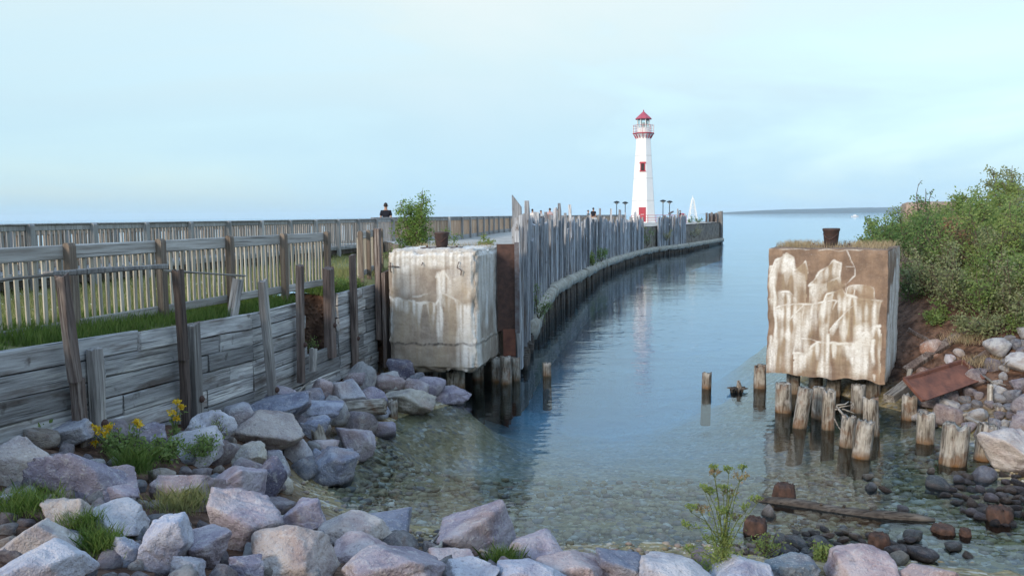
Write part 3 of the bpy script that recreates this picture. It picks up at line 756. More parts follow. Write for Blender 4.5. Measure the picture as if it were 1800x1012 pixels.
# boardwalk deck
bw = thing('boardwalk', 'raised plank boardwalk between the two picket railings', 'boardwalk', (bwx(14), 14, DECK - 0.4))
off = Vector(bw.location)
nearline = Poly([(bwx(D), D) for D in (12.3, 37)] + bcurve[4:])
jb = MB(); rim = MB(); leg = MB(); q = 0.0
far_p = Poly(farline)
while q < 86:
    c, d = nearline.at(q); n = Vector((-d.y, d.x, 0)); w = 2.62
    e = c + n * w
    jb.bar(c - n * 0.05 - off + Vector((0, 0, DECK - 0.02)), e - off + Vector((0, 0, DECK - 0.02)), 0.138, 0.035)
    q += 0.15
o = jb.build('deck_planks', M['wood_rail_far'], bw); o['kind'] = 'stuff'
for i in range(24):
    a, d = nearline.at(i * 2.0); b2, _ = nearline.at(i * 2.0 + 1.99)
    for s_ in (0.03, 2.5):
        n = Vector((-d.y, d.x, 0)) * s_; m_ = MB(); m_.bar(a + n - off + Vector((0, 0, DECK - 0.13)), b2 + n - off + Vector((0, 0, DECK - 0.13)), 0.05, 0.17)
        m_.build('rim_joist', M['wood_old'], bw)
        m_ = MB(); m_.box((-.07, -.07, 0), (.07, .07, 0.36)); lo = m_.build('leg', M['wood_old'], bw); lo.location = a + n * 1.0 + Vector((0, 0, DECK - 0.57)) - off

# ------------------------------------------------------------------ pier: concrete core, deck, ledge, piles, plank wall
WP = smooth_pts([(0.02, 21.2), (0.42, 26.7), (1.83, 36.4), (4.65, 50.3), (6.9, 60), (13.2, 80), (19, 92), (30.2, 118.5)], 10)
WL = Poly(WP)
pier = thing('pier', 'long curving concrete pier reaching out to the lighthouse', 'pier', (0, 22, 0))
off = Vector(pier.location)
PIERZ = 3.0
right = offset_curve(WP, 0.14)
left = bcurve[3:]
# deck sheet: strip between the board wall and the left edge of the pier
def resample(pts, n):
    p = Poly(pts); return [p.at(p.len * i / (n - 1))[0] for i in range(n)]
ra = resample(right, 90); la = resample([(-3.0, 23.6), (-4.2, 30)] + left + [(20.0, 118), (22, 128), (25, 131)], 90)
V = []; F = []
for i in range(90):
    zr = PIERZ + 0.34 * max(0, 1 - i / 16)
    for k in range(7):
        p = ra[i].lerp(la[i], k / 6)
        V.append((p.x - off.x, p.y - off.y, zr + 0.05 * mnoise.noise(p * 0.8) - off.z))
for i in range(89):
    for k in range(6): F.append((i*7 + k, i*7 + k + 1, i*7 + 8 + k, i*7 + 7 + k)[::-1])
o = link('deck', mesh_np('deck', V, F, True), M['concrete'], pier)
# skirt under the near and the left edge of the deck
edge = [(V[k][0], V[k][1], V[k][2]) for k in range(6, -1, -1)][::-1] + [(V[i*7 + 6][0], V[i*7 + 6][1], V[i*7 + 6][2]) for i in range(1, 90)]
sk = MB()
for a_, b_2 in zip(edge[:-1], edge[1:]):
    n0 = len(sk.v); sk.v += [(a_[0], a_[1], a_[2] - .01), (b_2[0], b_2[1], b_2[2] - .01), (b_2[0], b_2[1], -3.0), (a_[0], a_[1], -3.0)]; sk.f.append((n0, n0+1, n0+2, n0+3))
sk.build('skirt_wall', M['core'], pier)
# core wall below the deck edge
V = []; F = []; zs = [-2.5, 0.0, 0.4, 0.9, 1.5, 2.2, 2.7, 2.93]
NC = 260; rc = resample(offset_curve(WP, 0.16), NC)
for i in range(NC):
    zr = 0.30 * max(0, 1 - i / 45)
    for z in zs:
        n_ = mnoise.noise(Vector((i * 0.5, z * 1.3, 0))) * 0.14 + mnoise.noise(Vector((i * 1.7, z * 4, 5))) * 0.06
        V.append((rc[i].x - off.x + n_, rc[i].y - off.y, z + (zr if z > 1.5 else 0) + 0.0 * n_))
nz_ = len(zs)
for i in range(NC - 1):
    for k in range(nz_ - 1): F.append((i*nz_ + k, i*nz_ + nz_ + k, i*nz_ + nz_ + k + 1, i*nz_ + k + 1)[::-1])
link('core_wall', mesh_np('core_wall', V, F, True), M['core'], pier)
# far end of the pier
b = MB(); b.box((25.0, 119.2, -2), (30.4, 131, 2.97)); V = [tuple(Vector(v) - off) for v in b.v]; b.v = V; b.build('end_wall', M['core'], pier)
# ledge at the foot of the boards
def ledge_z(D): return float(np.interp(D, [26, 30, 34.5, 45, 58.5, 80, 118], [0.62, 1.12, 1.30, 1.15, 1.02, 0.95, 0.72]))
q = 5.5; li = 0
while q < WL.len - 3:
    L = random.uniform(3.2, 7.5); n = max(4, int(L / 0.45)); m_ = MB(); V = []; F = []
    q1 = min(q + L, WL.len - 1)
    for i in range(n + 1):
        c, d = WL.at(q + (q1 - q) * i / n); nr = Vector((d.y, -d.x, 0)); zt_ = ledge_z(c.y); hh = 0.44 + 0.16 * mnoise.noise(Vector((q + i * .6, 0, 9)))
        if random.random() < 0.12: hh *= 0.75
        prof = [(-0.1, 0), (0.30, 0.02), (0.44, -0.10), (0.42, -hh), (0.2, -hh - 0.06), (-0.1, -hh)]
        for (u, w) in prof:
            j = 0.09 * mnoise.noise(Vector((q + i * 0.9, u * 3, w * 3)))
            p_ = c + nr * (u + j) + Vector((0, 0, zt_ + w + j * 1.2)) - off; V.append(tuple(p_))
    m6 = 6
    for i in range(n):
        for k in range(m6): F.append((i*m6 + k, i*m6 + (k+1) % m6, (i+1)*m6 + (k+1) % m6, (i+1)*m6 + k)[::-1])
    F.append(tuple(range(m6))); F.append(tuple(n*m6 + k for k in range(m6))[::-1])
    link('ledge', mesh_np('ledge', V, F, True), M['ledge'], pier); q = q1 + (random.uniform(0.0, 0.12) if random.random() < 0.7 else random.uniform(0.3, 0.8)); li += 1
# piles under the ledge
pm = []
for k in range(4):
    m_ = MB(); r0 = random.uniform(0.09, 0.12); m_.tube([(0, 0, -1.2), (0.01, 0, 0.3), (0.0, 0.01, 1.0)], [r0, r0 * 0.97, r0 * 0.92], 8); me = m_.mesh('pile', True); me.materials.append(M['pile_dark']); pm.append(me)
q = 1.2; cnt = 0
while q < WL.len - 4 and cnt < 260:
    c, d = WL.at(q); nr = Vector((d.y, -d.x, 0))
    o = link('pile', pm[cnt % 4], None, pier); hz = ledge_z(c.y) - 0.33
    o.location = c + nr * random.uniform(0.16, 0.30) - off; o.scale = (1, 1, max(hz, 0.2)); o.rotation_euler = (random.uniform(-.04, .04), random.uniform(-.04, .04), random.uniform(0, 6))
    q += random.uniform(0.26, 0.42); cnt += 1
# plank wall
pw = thing('plank_wall', 'ragged curving wall of upright silvered boards along the lake side of the pier', 'plank wall', (0.3, 24, 1.0))
off = Vector(pw.location)
def board_mesh(w, t, L, kind):
    seg = 4; V = []; F = []
    for i in range(seg + 1):
        z = L * i / seg
        for k, (x, y) in enumerate(((-w/2, -t/2), (w/2, -t/2), (w/2, t/2), (-w/2, t/2))):
            zz_ = z
            if i == seg:
                if kind == 'slant': zz_ += (0.6 * w if y > 0 else -0.9 * w) if t > 0.2 else (0.8 * w if x < 0 else -0.6 * w)
                elif kind == 'point': zz_ += 0
                else: zz_ += random.uniform(-0.10, 0.06)
            nar = 1 - (0.10 * random.random() if i == seg else 0.03 * random.random())
            V.append((x * nar, y + random.uniform(-.012, .012), zz_))
    for i in range(seg):
        for k in range(4): F.append((i*4 + k, i*4 + (k+1) % 4, i*4 + 4 + (k+1) % 4, i*4 + 4 + k))
    F.append((3, 2, 1, 0)); F.append((seg*4, seg*4+1, seg*4+2, seg*4+3))
    b = MB(); b.add(V, F); return b.mesh('board')
q = 0.45; cnt = 0; extra = MB()
# boards that stand higher than the rest: (photo column, photo row of the tip, kind)
TALL = [(905, 346, 'slant'), (920, 360, 'slant'), (972, 363, 'x'), (977, 361, 'slant'), (1000, 363, 'slant'), (1052, 364, 'point'), (1069, 370, 'slant'), (1085, 367, 'x'), (1112, 371, 'x'), (1187, 369, 'slant')]
tq = {}
for (px, py, kd) in TALL:
    best = min(np.arange(0.3, WL.len, 0.05), key=lambda s: abs(900 + FPX * WL.at(s)[0].x / WL.at(s)[0].y * 1.0 - (px + 2)))
    tq[round(float(best), 2)] = (px, py, kd)
def board_at(q, w, ztop, kind='x', lean=0.0, out=0.0, zb=None):
    global cnt
    c, d = WL.at(q); nr = Vector((d.y, -d.x, 0))
    z0 = (0.15 + (ledge_z(c.y) - 0.15) * min(1, max(0, (c.y - 24.5) / 6))) if zb is None else zb
    th = (0.25 if c.y < 26 else 0.14) if out == 0.031 else random.uniform(0.08, 0.15) + (0.08 * random.random() if c.y < 32 else 0)
    me = board_mesh(w, th, ztop - z0, kind)
    o = link('board', me, M['wood_board'], pw)
    o.location = c + nr * (0.06 + out) + Vector((0, 0, z0)) - off
    o.rotation_euler = (random.uniform(-.02, .02), random.uniform(-.022, .022) + lean, math.atan2(d.y, d.x) + random.uniform(-.12, .12))
    cnt += 1
placed = {}
while q < WL.len:
    c, d = WL.at(q); D = c.y; w = random.uniform(0.17, 0.30)
    if D > 45: w *= 1.15
    if D > 93: break
    if 77.5 < D < 83.2: q += w; continue
    tall = [k for k in tq if abs(k - q) < w / 2 + 0.02 and k not in placed]
    zt_ = float(np.interp(D, [22, 26, 40, 60, 77, 92], [3.95, 4.02, 3.95, 3.85, 3.70, 3.95])) + random.gauss(0, 0.11) + 0.20 * mnoise.noise(Vector((q * 0.45, 1, 0)))
    if tall:
        px, py, kd = tq[tall[0]]; placed[tall[0]] = 1
        board_at(q, max(w, 0.22), P(px, py, D).z - 0.08, kd, 0.0, 0.031)
    elif cnt < 298 and random.random() > 0.07:
        if random.random() < 0.10: zt_ -= random.uniform(0.3, 1.1)
        board_at(q, w, zt_, random.choice(['x', 'x', 'x', 'slant']), 0.0, random.uniform(-0.09, 0.10))
    elif cnt >= 298:
        nr = Vector((d.y, -d.x, 0)); a = c + nr * 0.06 + Vector((0, 0, ledge_z(D))) - off; bb = Vector((a.x, a.y, zt_ - off.z)); extra.bar(a, bb, w, 0.1, up=d, jit=0.015, seg=3)
    q += w + (random.uniform(0.0, 0.03) if random.random() < 0.85 else random.uniform(0.04, 0.14))
if extra.v: o = extra.build('far_boards', M['wood_board'], pw); o['kind'] = 'stuff'
# timber posts at the far corner of the pier
for i, (px, py) in enumerate(((1242, 374), (1247, 375), (1251, 373), (1255, 376), (1259, 374), (1264, 372), (1268, 371))):
    a = P(px, py, 117.5 + (i % 2) * 0.5); m_ = MB()
    zb = -1.0 if px > 1260 else 3.0
    r0 = 0.26 if px > 1260 else 0.17
    m_.tube([(0, 0, zb - a.z), (0.03, 0, (zb - a.z) / 2), (0, 0, 0)], [r0, r0 * 0.95, r0 * 0.85], 9)
    o = m_.build('corner_post', M['wood_post'] if px < 1262 else M['wood_greypost'], pier); o.location = a - Vector(pier.location)
# rusted steel channel at the near end of the plank wall
rs = thing('steel_channel', 'tall rusted steel channel between the left concrete block and the plank wall', 'steel column', (-0.08, 21.05, 0.7))
m_ = MB(); m_.box((-.30, -.02, 0.55), (.15, .02, 2.78)); m_.build('web', M['rust'], rs)
m_ = MB(); m_.box((.152, -.10, 0.50), (.27, .10, 2.82)); m_.build('flange', M['steel'], rs)
m_ = MB(); m_.box((-.16, -.05, -0.1), (.16, -.022, 0.60)); m_.build('lower_plate', M['rust_plate'], rs)

# ------------------------------------------------------------------ concrete mooring blocks
def seg_dist(U, Vv, pl):
    d = np.full(U.shape, 9.0)
    for (a, b), (c, e) in zip(pl[:-1], pl[1:]):
        L2 = (c - a)**2 + (e - b)**2 + 1e-9
        t = np.clip(((U - a) * (c - a) + (Vv - b) * (e - b)) / L2, 0, 1)
        d = np.minimum(d, np.hypot(U - a - t * (c - a), Vv - b - t * (e - b)))
    return d
def n1d(x, s): return np.array([mnoise.noise(Vector((float(v) , s, 0.3))) for v in x])
def paint(U, Vv, cracks, drips, seed, warp=0.012):
    """crust (white), dark and cream amounts on a face; u to the right, v upwards"""
    n = U.shape
    wu = np.array([mnoise.noise(Vector((float(a) * 9, float(b) * 9, seed))) for a, b in zip(U.ravel(), Vv.ravel())]).reshape(n)
    wv = np.array([mnoise.noise(Vector((float(a) * 9, float(b) * 9, seed + 20))) for a, b in zip(U.ravel(), Vv.ravel())]).reshape(n)
    st = np.array([mnoise.noise(Vector((float(a) * 34, float(b) * 2.0, seed + 40))) for a, b in zip(U.ravel(), Vv.ravel())]).reshape(n)
    u2 = U + wu * warp * 1.6; v2 = Vv + wv * warp * 1.6
    white = np.zeros(n); cream = np.zeros(n); dark = np.zeros(n)
    for ci, (pl, wd, amt, ln) in enumerate(cracks):
        d = seg_dist(u2, v2, pl)
        brk = np.clip(0.75 + 1.5 * wu - 0.4 * wv, 0.15, 1)
        white = np.maximum(white, amt * np.clip(1.25 - d / (wd * (0.45 + 0.5 * brk)), 0, 1) * brk)
        if ln > 0:                      # run-off below the crack
            pu = np.array([p[0] for p in pl]); o_ = np.argsort(pu); pv = np.array([p[1] for p in pl])
            top = np.interp(u2, pu[o_], pv[o_])
            inside = (u2 > pu.min()) & (u2 < pu.max())
            L = 1.5 * ln * np.clip(0.25 + 1.5 * np.array([mnoise.noise(Vector((float(a) * 13, seed + ci, 0))) for a in U.ravel()]).reshape(n) + 0.45, 0.05, 1.6)
            x = (top - v2) / L
            run = np.where(inside & (x > 0), np.clip(1.05 - x, 0, 1) ** 0.7, 0) * np.clip(0.55 + 1.1 * st + 0.9 * wu + 0.5 * wv, 0.0, 1)
            run = run * np.clip(0.40 + x * 5, 0, 1)
            white = np.maximum(white, amt * run)
            cream = np.maximum(cream, np.where(inside & (x > -0.02), np.clip(1.5 - x * 0.9, 0, 1), 0) * amt * 0.6)
    for (u0, v0, v1, w0, w1, amt, kind) in drips:
        f = np.clip((v0 - v2) / (v0 - v1), -0.2, 1.2); w = w0 + (w1 - w0) * np.clip(f, 0, 1)
        a = np.clip(1.4 - np.abs(u2 - u0 + 0.01 * wv) / w, 0, 1) * np.clip(f * 12 + 1, 0, 1) * np.clip((1.15 - f) * 3, 0, 1) * np.clip(0.75 + 0.9 * st, 0.1, 1)
        if kind == 'w': white = np.maximum(white, amt * a)
        elif kind == 'd': dark = np.maximum(dark, amt * a)
        else: cream = np.maximum(cream, amt * a)
    return white, dark, cream
def build_block(root, dims, mat, stains, crumble, seed, res=0.02, name='concrete'):
    w, d, h = dims
    V = []; F = []; COL = []
    base = 0
    def face(o3, ax, ay, nu, nv, stain):
        nonlocal base
        us = np.linspace(0, 1, nu); vs = np.linspace(0, 1, nv); U, Vv = np.meshgrid(us, vs)
        Pn = np.array(o3)[None, None, :] + U[..., None] * np.array(ax) + Vv[..., None] * np.array(ay)
        if stain: a, b, c = paint(U, Vv, *stain)
        else: a = b = c = np.zeros(U.shape)
        V.append(Pn.reshape(-1, 3)); COL.append(np.stack([a.ravel(), b.ravel(), c.ravel(), np.ones(a.size)], -1))
        ii = np.arange(nu * nv).reshape(nv, nu) + base
        F.append(np.stack([ii[:-1, :-1], ii[:-1, 1:], ii[1:, 1:], ii[1:, :-1]], -1).reshape(-1, 4)); base += nu * nv
    nw, nd, nh = int(w / res), int(d / res), int(h / res)
    face((-w/2, 0, 0), (w, 0, 0), (0, 0, h), nw, nh, stains.get('front'))
    face((w/2, 0, 0), (0, d, 0), (0, 0, h), nd, nh, stains.get('right'))
    face((w/2, d, 0), (-w, 0, 0), (0, 0, h), nw // 3, nh // 3, None)
    face((-w/2, d, 0), (0, -d, 0), (0, 0, h), nd // 2, nh // 2, stains.get('left'))
    face((-w/2, 0, h), (w, 0, 0), (0, d, 0), nw // 2, nd // 2, stains.get('top'))
    face((-w/2, d, 0), (w, 0, 0), (0, -d, 0), nw // 2, nd // 2, None)
    V = np.concatenate(V); F = np.concatenate(F); COL = np.concatenate(COL)
    c0 = np.array([0, d/2, h/2])
    # roughness: smooth displacement that is the same for both faces at a shared edge
    disp = np.zeros_like(V)
    for i, (x, y, z) in enumerate(V):
        p = Vector((x, y, z)) + Vector((seed, 0, 0))
        a = mnoise.noise(p * 1.3) * 0.03 + mnoise.noise(p * 5) * 0.012 + mnoise.noise(p * 16) * 0.005
        edge = min(abs(abs(x) - w/2) , 9) ; ey = min(abs(y), abs(y - d)); ez_t = h - z; ez_b = z
        q = sorted((edge, ey, min(ez_t, ez_b)))
        rnd = 0.0
        s = q[0] + q[1]
        if s < 0.16: rnd = (0.16 - s) * crumble * (0.35 + 1.1 * abs(mnoise.noise(p * 2.3)) + 0.3 * mnoise.noise(p * 7))
        if ez_t < 0.5 and crumble > 0.3: a += (mnoise.noise(p * 8) * 0.03 + mnoise.noise(p * 20) * 0.014) * (1 - ez_t / 0.5)
        if ez_b < 0.001 or ez_b < 0.25:
            a2 = (0.5 + mnoise.noise(Vector((x * 3, y * 3, 8 + seed)))) * 0.10 * (1 - ez_b / 0.25)
            disp[i, 2] += a2
        v = np.array([x, y - d/2, z - h/2]) / np.array([w/2, d/2, h/2])
        dirn = np.sign(v) * np.abs(v) ** 6; L = np.linalg.norm(dirn) + 1e-9
        disp[i] += dirn / L * (a - max(rnd, 0))
    V = V + disp
    me = mesh_np(name, V, F, True)
    ca = me.color_attributes.new('stain', 'FLOAT_COLOR', 'POINT'); ca.data.foreach_set('color', COL.astype(np.float32).ravel())
    return link(name, me, mat, root)

def nrm_pl(pts, x0, y0, x1, y1): return [((x - x0) / (x1 - x0), 1 - (y - y0) / (y1 - y0)) for x, y in pts]
def q6(*pts): return nrm_pl(pts, 95, 190, 775, 920)
cr_right = [
 (q6((105,350),(150,265),(205,216),(245,242),(258,312),(318,262),(330,335)), 0.012, 0.9, 0.22),
 (q6((345,400),(400,332),(480,252),(520,272)), 0.010, 0.8, 0.15),
 (q6((520,272),(515,340),(450,375),(345,402)), 0.009, 0.9, 0.12),
 (q6((105,482),(160,442),(230,440),(272,460)), 0.009, 0.8, 0.12),
 (q6((152,524),(250,502),(320,502),(430,490),(445,442),(520,412),(552,442),(602,452),(692,462),(745,462)), 0.010, 0.95, 0.26),
 (q6((430,490),(500,480),(580,485),(690,482)), 0.007, 0.7, 0.0),
 (q6((150,632),(230,592),(282,542),(320,502)), 0.009, 0.9, 0.30),
 (q6((470,636),(512,592),(562,522),(592,490)), 0.009, 0.9, 0.06),
 (q6((438,612),(452,560),(498,488)), 0.006, 0.6, 0.0),
 (q6((262,782),(322,776),(362,740),(402,712),(482,710),(522,716),(582,706),(642,662),(702,602),(746,602)), 0.013, 1.0, 0.16),
 (q6((305,698),(345,702),(398,712)), 0.008, 0.8, 0.0),
 (q6((262,780),(268,700),(300,640),(312,540)), 0.010, 0.8, 0.0),
 (q6((545,194),(572,232),(592,292),(600,342),(562,372)), 0.007, 0.6, 0.0), (q6((545,290),(592,288),(600,340)), 0.006, 0.6, 0),
 (q6((450,376),(480,385),(545,380),(548,420)), 0.008, 0.8, 0.05), (q6((548,380),(600,345)), 0.005, 0.6, 0), (q6((550,440),(560,400),(640,382),(700,400),(705,460)), 0.007, 0.7, 0.06),
 (q6((600,450),(610,400)), 0.005, 0.7, 0), (q6((640,455),(655,395)), 0.005, 0.6, 0), (q6((100,292),(140,290)), 0.006, 0.8, 0.05),
 (q6((150,525),(150,640)), 0.008, 0.7, 0), (q6((95,195),(300,192),(500,196),(775,186)), 0.007, 0.55, 0.0), (q6((690,742),(712,700),(716,676)), 0.008, 0.8, 0.04)]
def d6(x, y0, y1, w0, w1, a=1.0, k='w'): return ((x - 95) / 680, 1 - (y0 - 190) / 730, 1 - (y1 - 190) / 730, w0 / 680, w1 / 680, a, k)
dr_right = [d6(142, 350, 905, 8, 13), d6(118, 700, 900, 12, 18, 0.9), d6(205, 226, 330, 22, 40, 0.85), d6(212, 520, 860, 14, 22, 0.6), d6(285, 560, 770, 18, 26, 0.85),
 d6(380, 420, 640, 14, 20, 0.5), d6(440, 612, 920, 16, 36, 1.0), d6(455, 660, 780, 14, 12, 1.0), d6(640, 610, 915, 40, 58, 0.8), d6(590, 700, 830, 18, 12, 0.85), d6(702, 680, 812, 7, 12, 1.0),
 d6(490, 712, 790, 10, 6, 0.8), d6(718, 860, 905, 8, 6, 0.9), d6(395, 340, 480, 10, 16, 0.7), d6(170, 440, 620, 22, 30, 0.45), d6(720, 470, 600, 10, 14, 0.5),
 d6(690, 500, 700, 26, 30, 0.0), d6(600, 490, 680, 70, 80, 1.0, 'c'), d6(460, 450, 620, 40, 50, 0.9, 'c'), d6(320, 520, 690, 60, 60, 0.7, 'c'), d6(420, 720, 910, 30, 30, 0.9, 'c'), d6(230, 300, 480, 70, 60, 0.55, 'c'), d6(640, 720, 910, 60, 60, 0.7, 'c'), d6(190, 640, 880, 60, 40, 0.5, 'c')]
st_right = dict(front=(cr_right, dr_right, 3.0),
    right=([([(0.05, 0.98), (0.95, 0.99)], 0.02, 0.4, 0.1), ([(0, 0.33), (0.5, 0.35), (1, 0.36)], 0.012, 0.8, 0.2)],
           [(0.75, 0.9, 0.05, 0.12, 0.2, 1.0, 'w'), (0.25, 0.7, 0.05, 0.12, 0.2, 1.0, 'w'), (0.5, 0.8, 0.1, 0.1, 0.2, 0.9, 'w'), (0.95, 0.95, 0.1, 0.06, 0.10, 0.8, 'w'), (0.08, 0.5, 0.05, 0.06, 0.08, 0.8, 'w'), (0.5, 1.0, 0.6, 0.5, 0.5, 0.12, 'd')], 11.0),
    top=([], [(0.5, 1.0, 0.0, 0.7, 0.7, 0.35, 'd')], 5.0))
TH = R(31)
fr = Vector((math.cos(TH), -math.sin(TH), 0))
RBW, RBD, RBH = 2.46, 2.1, 2.86
RC = P(1556, 670, 17.0); RC.z = 0.58
rb = thing('mooring_block', 'brown concrete mooring block with white mineral streaks standing on piles at right', 'concrete block', RC - fr * (RBW / 2), -TH)
build_block(rb, (RBW, RBD, RBH), M['block_right'], st_right, 0.22, 3.0)

def q3(*pts): return nrm_pl(pts, 130, 305, 538, 880)
cr_left = [
 (q3((130,520),(180,528),(245,548),(300,545),(350,560),(380,520)), 0.016, 0.95, 0.10),
 (q3((250,520),(300,508),(350,515)), 0.012, 0.6, 0.0), (q3((380,510),(430,520),(480,560)), 0.012, 0.7, 0.10), (q3((130,745),(250,742),(400,750),(538,738)), 0.004, 0.25, 0.0),
 (q3((355,430),(385,392),(420,450)), 0.02, 0.7, 0.1), (q3((440,440),(470,440),(505,500)), 0.02, 0.6, 0.1)]
def d3(x, y0, y1, w0, w1, a=1.0, k='w'): return ((x - 130) / 408, 1 - (y0 - 305) / 575, 1 - (y1 - 305) / 575, w0 / 408, w1 / 408, a, k)
dr_left = [d3(368, 420, 730, 10, 16), d3(400, 400, 520, 20, 34, 0.9), d3(252, 540, 612, 9, 6), d3(285, 545, 580, 8, 5), d3(340, 555, 600, 8, 6, .9), d3(142, 525, 700, 12, 16, 0.8), d3(175, 530, 570, 14, 10, .8),
 d3(475, 560, 760, 22, 34, 1.0), d3(500, 570, 885, 34, 56, 1.0), d3(520, 600, 870, 20, 20, 1.0), d3(330, 300, 385, 300, 300, 0.8), d3(200, 300, 420, 90, 60, .8), d3(500, 300, 480, 50, 30, .8), d3(180, 330, 480, 50, 40, 0.45), d3(470, 330, 500, 60, 50, 0.55), d3(310, 310, 420, 20, 30, 0.0), d3(230, 400, 520, 60, 40, 0.35),
 (0.5, 0.250, 0.232, 0.6, 0.6, 0.85, 'd'), d3(200, 560, 740, 50, 60, 0.4, 'c'), d3(150, 330, 520, 40, 40, .6, 'c'), d3(330, 750, 870, 120, 120, .5, 'c'), d3(430, 560, 740, 30, 40, 0.5, 'c')]
st_left = dict(front=(cr_left, dr_left, 7.0),
    right=([([(0, 0.265), (0.5, 0.27), (1, 0.28)], 0.01, 0.5, 0.05)], [(0.1, 0.85, 0.4, 0.06, 0.1, 0.6, 'w'), (0.35, 0.62, 0.35, 0.05, 0.07, 0.9, 'w'), (0.7, 0.6, 0.25, 0.05, 0.08, 0.8, 'w'), (0.45, 1.0, 0.5, 0.5, 0.5, 0.75, 'w'), (0.05, 0.5, 0.0, 0.06, 0.12, 0.9, 'w'), (0.5, 0.255, 0.235, 0.6, 0.6, 0.8, 'd'), (0.9, 0.3, 0.02, 0.05, 0.06, 0.7, 'w')], 13.0),
    top=([], [(0.5, 1.0, 0.0, 0.7, 0.7, 0.8, 'w')], 17.0))
THL = R(12)
frl = Vector((math.cos(THL), -math.sin(THL), 0))
LBW, LBD, LBH = 2.24, 2.55, 2.96
LC = P(841, 652, 19.2); LC.z = 0.46
lb = thing('mooring_block', 'tan concrete mooring block with crumbled pale top beside the timber wall', 'concrete block', LC - frl * (LBW / 2), -THL)
build_block(lb, (LBW, LBD, LBH), M['block_left'], st_left, 1.0, 7.0)
# bent reinforcing bars sticking out near its top
for pts in ([(-.98, -.05, 2.66), (-.98, -.09, 2.50), (-.97, -.06, 2.42)], [(-1.06, -.05, 2.56), (-.9, -.08, 2.57), (-.78, -.03, 2.55)], [(.70, -.04, 2.68), (.66, -.09, 2.55), (.76, -.08, 2.48), (.74, -.05, 2.36)], [(-.2, -.02, 2.66), (-.2, -.08, 2.6)]):
    m_ = MB(); m_.tube(pts, 0.012, 6); m_.build('reinforcing_bar', M['rust'], lb)
# timber remains under each block
def bollard(loc, rz, label):
    r_ = thing('bollard', label, 'bollard', loc, rz)
    m_ = MB(); m_.box((-.47, -.26, 0), (.47, .26, 0.055)); m_.build('base_plate', M['iron'], r_)
    m_ = MB(); m_.lathe([(.135, .055), (.14, .08), (.15, .12), (.172, .36), (.185, .375), (.19, .40), (.185, .425), (.16, .43), (.15, .405), (0.01, .40)], 24); m_.build('shaft', M['iron'], r_, True)
    arc = [(0.172 * math.sin(a) * 1.0, -0.172 * math.cos(a) * 1.0, 0.30 - 0.12 * math.cos(a * 1.35) ** 2) for a in np.linspace(-1.15, 1.15, 13)]
    m_ = MB(); m_.tube(arc, 0.011, 6); m_.build('rope_lip', M['rust'], r_, True)
    for x in (-.38, .38):
        m_ = MB(); m_.lathe([(.03, .055), (.03, .08), (.015, .09)], 8, (x, 0)); m_.build('bolt', M['rust'], r_)
zR = 0.58 + RBH
p = P(1459, 436, 18.6); bollard((p.x, 18.55, zR - 0.02), -TH, 'rusty bucket shaped iron bollard on the brown streaked block at right')
p = P(777, 430, 20.4); bollard((p.x, 20.35, 0.46 + LBH - 0.03), -THL, 'rusty bucket shaped iron bollard on the pale topped block at left')

# ruined block far behind the shrubs on the right bank
rr = thing('ruined_block', 'ruined pinkish concrete block half hidden by shrubs on the right bank', 'concrete block', (15.2, 30.0, 2.2), R(-20))
M['block_far'] = block_mat('pink_grey_concrete', (0.42, 0.34, 0.28), (0.26, 0.20, 0.165))
build_block(rr, (1.75, 1.6, 2.35), M['block_far'], {}, 0.8, 21.0, 0.06)
m_ = MB(); m_.box((0.35, -0.05, 1.75), (0.80, 0.1, 2.2)); m_.build('rotten_timber', M['wood_old'], rr)

# ------------------------------------------------------------------ piles and stumps
def stump_mesh(r, Hh, seed, jag=0.18, taper=0.9, zb=-0.9, nseg=26):
    V = []; F = []; nr = 12
    for i in range(nr + 1):
        f = i / nr
        for k in range(nseg):
            a = 2 * math.pi * k / nseg
            topz = Hh - jag * max(0.0, mnoise.noise(Vector((math.cos(a) * 2.2, math.sin(a) * 2.2, seed))) + 0.15) * 1.6 - 0.4 * jag * abs(mnoise.noise(Vector((math.cos(a) * 7, math.sin(a) * 7, seed + 3))))
            z = zb + (topz - zb) * f
            rr_ = r * (1 - (1 - taper) * f) * (1 + 0.10 * mnoise.noise(Vector((math.cos(a) * 1.5, math.sin(a) * 1.5, z * 0.8 + seed))) + 0.13 * mnoise.noise(Vector((math.cos(a) * 6, math.sin(a) * 6, z * 0.7 + seed))))
            V.append((rr_ * math.cos(a), rr_ * math.sin(a), z))
    for f, dz in ((0.62, -0.04), (0.25, -0.09)):
        for k in range(nseg):
            x, y, z = V[nr * nseg + k]
            V.append((x * f, y * f, z + dz + 0.06 * mnoise.noise(Vector((x * 30, y * 30, seed)))))
    V.append((0, 0, Hh - 0.1))
    for i in range(nr + 2):
        for k in range(nseg): F.append((i*nseg + k, i*nseg + (k+1) % nseg, (i+1)*nseg + (k+1) % nseg, (i+1)*nseg + k))
    t = (nr + 2) * nseg
    for k in range(nseg): F.append((t + k, t + (k+1) % nseg, t + nseg))
    return mesh_np('pile_stump', V, F, True)
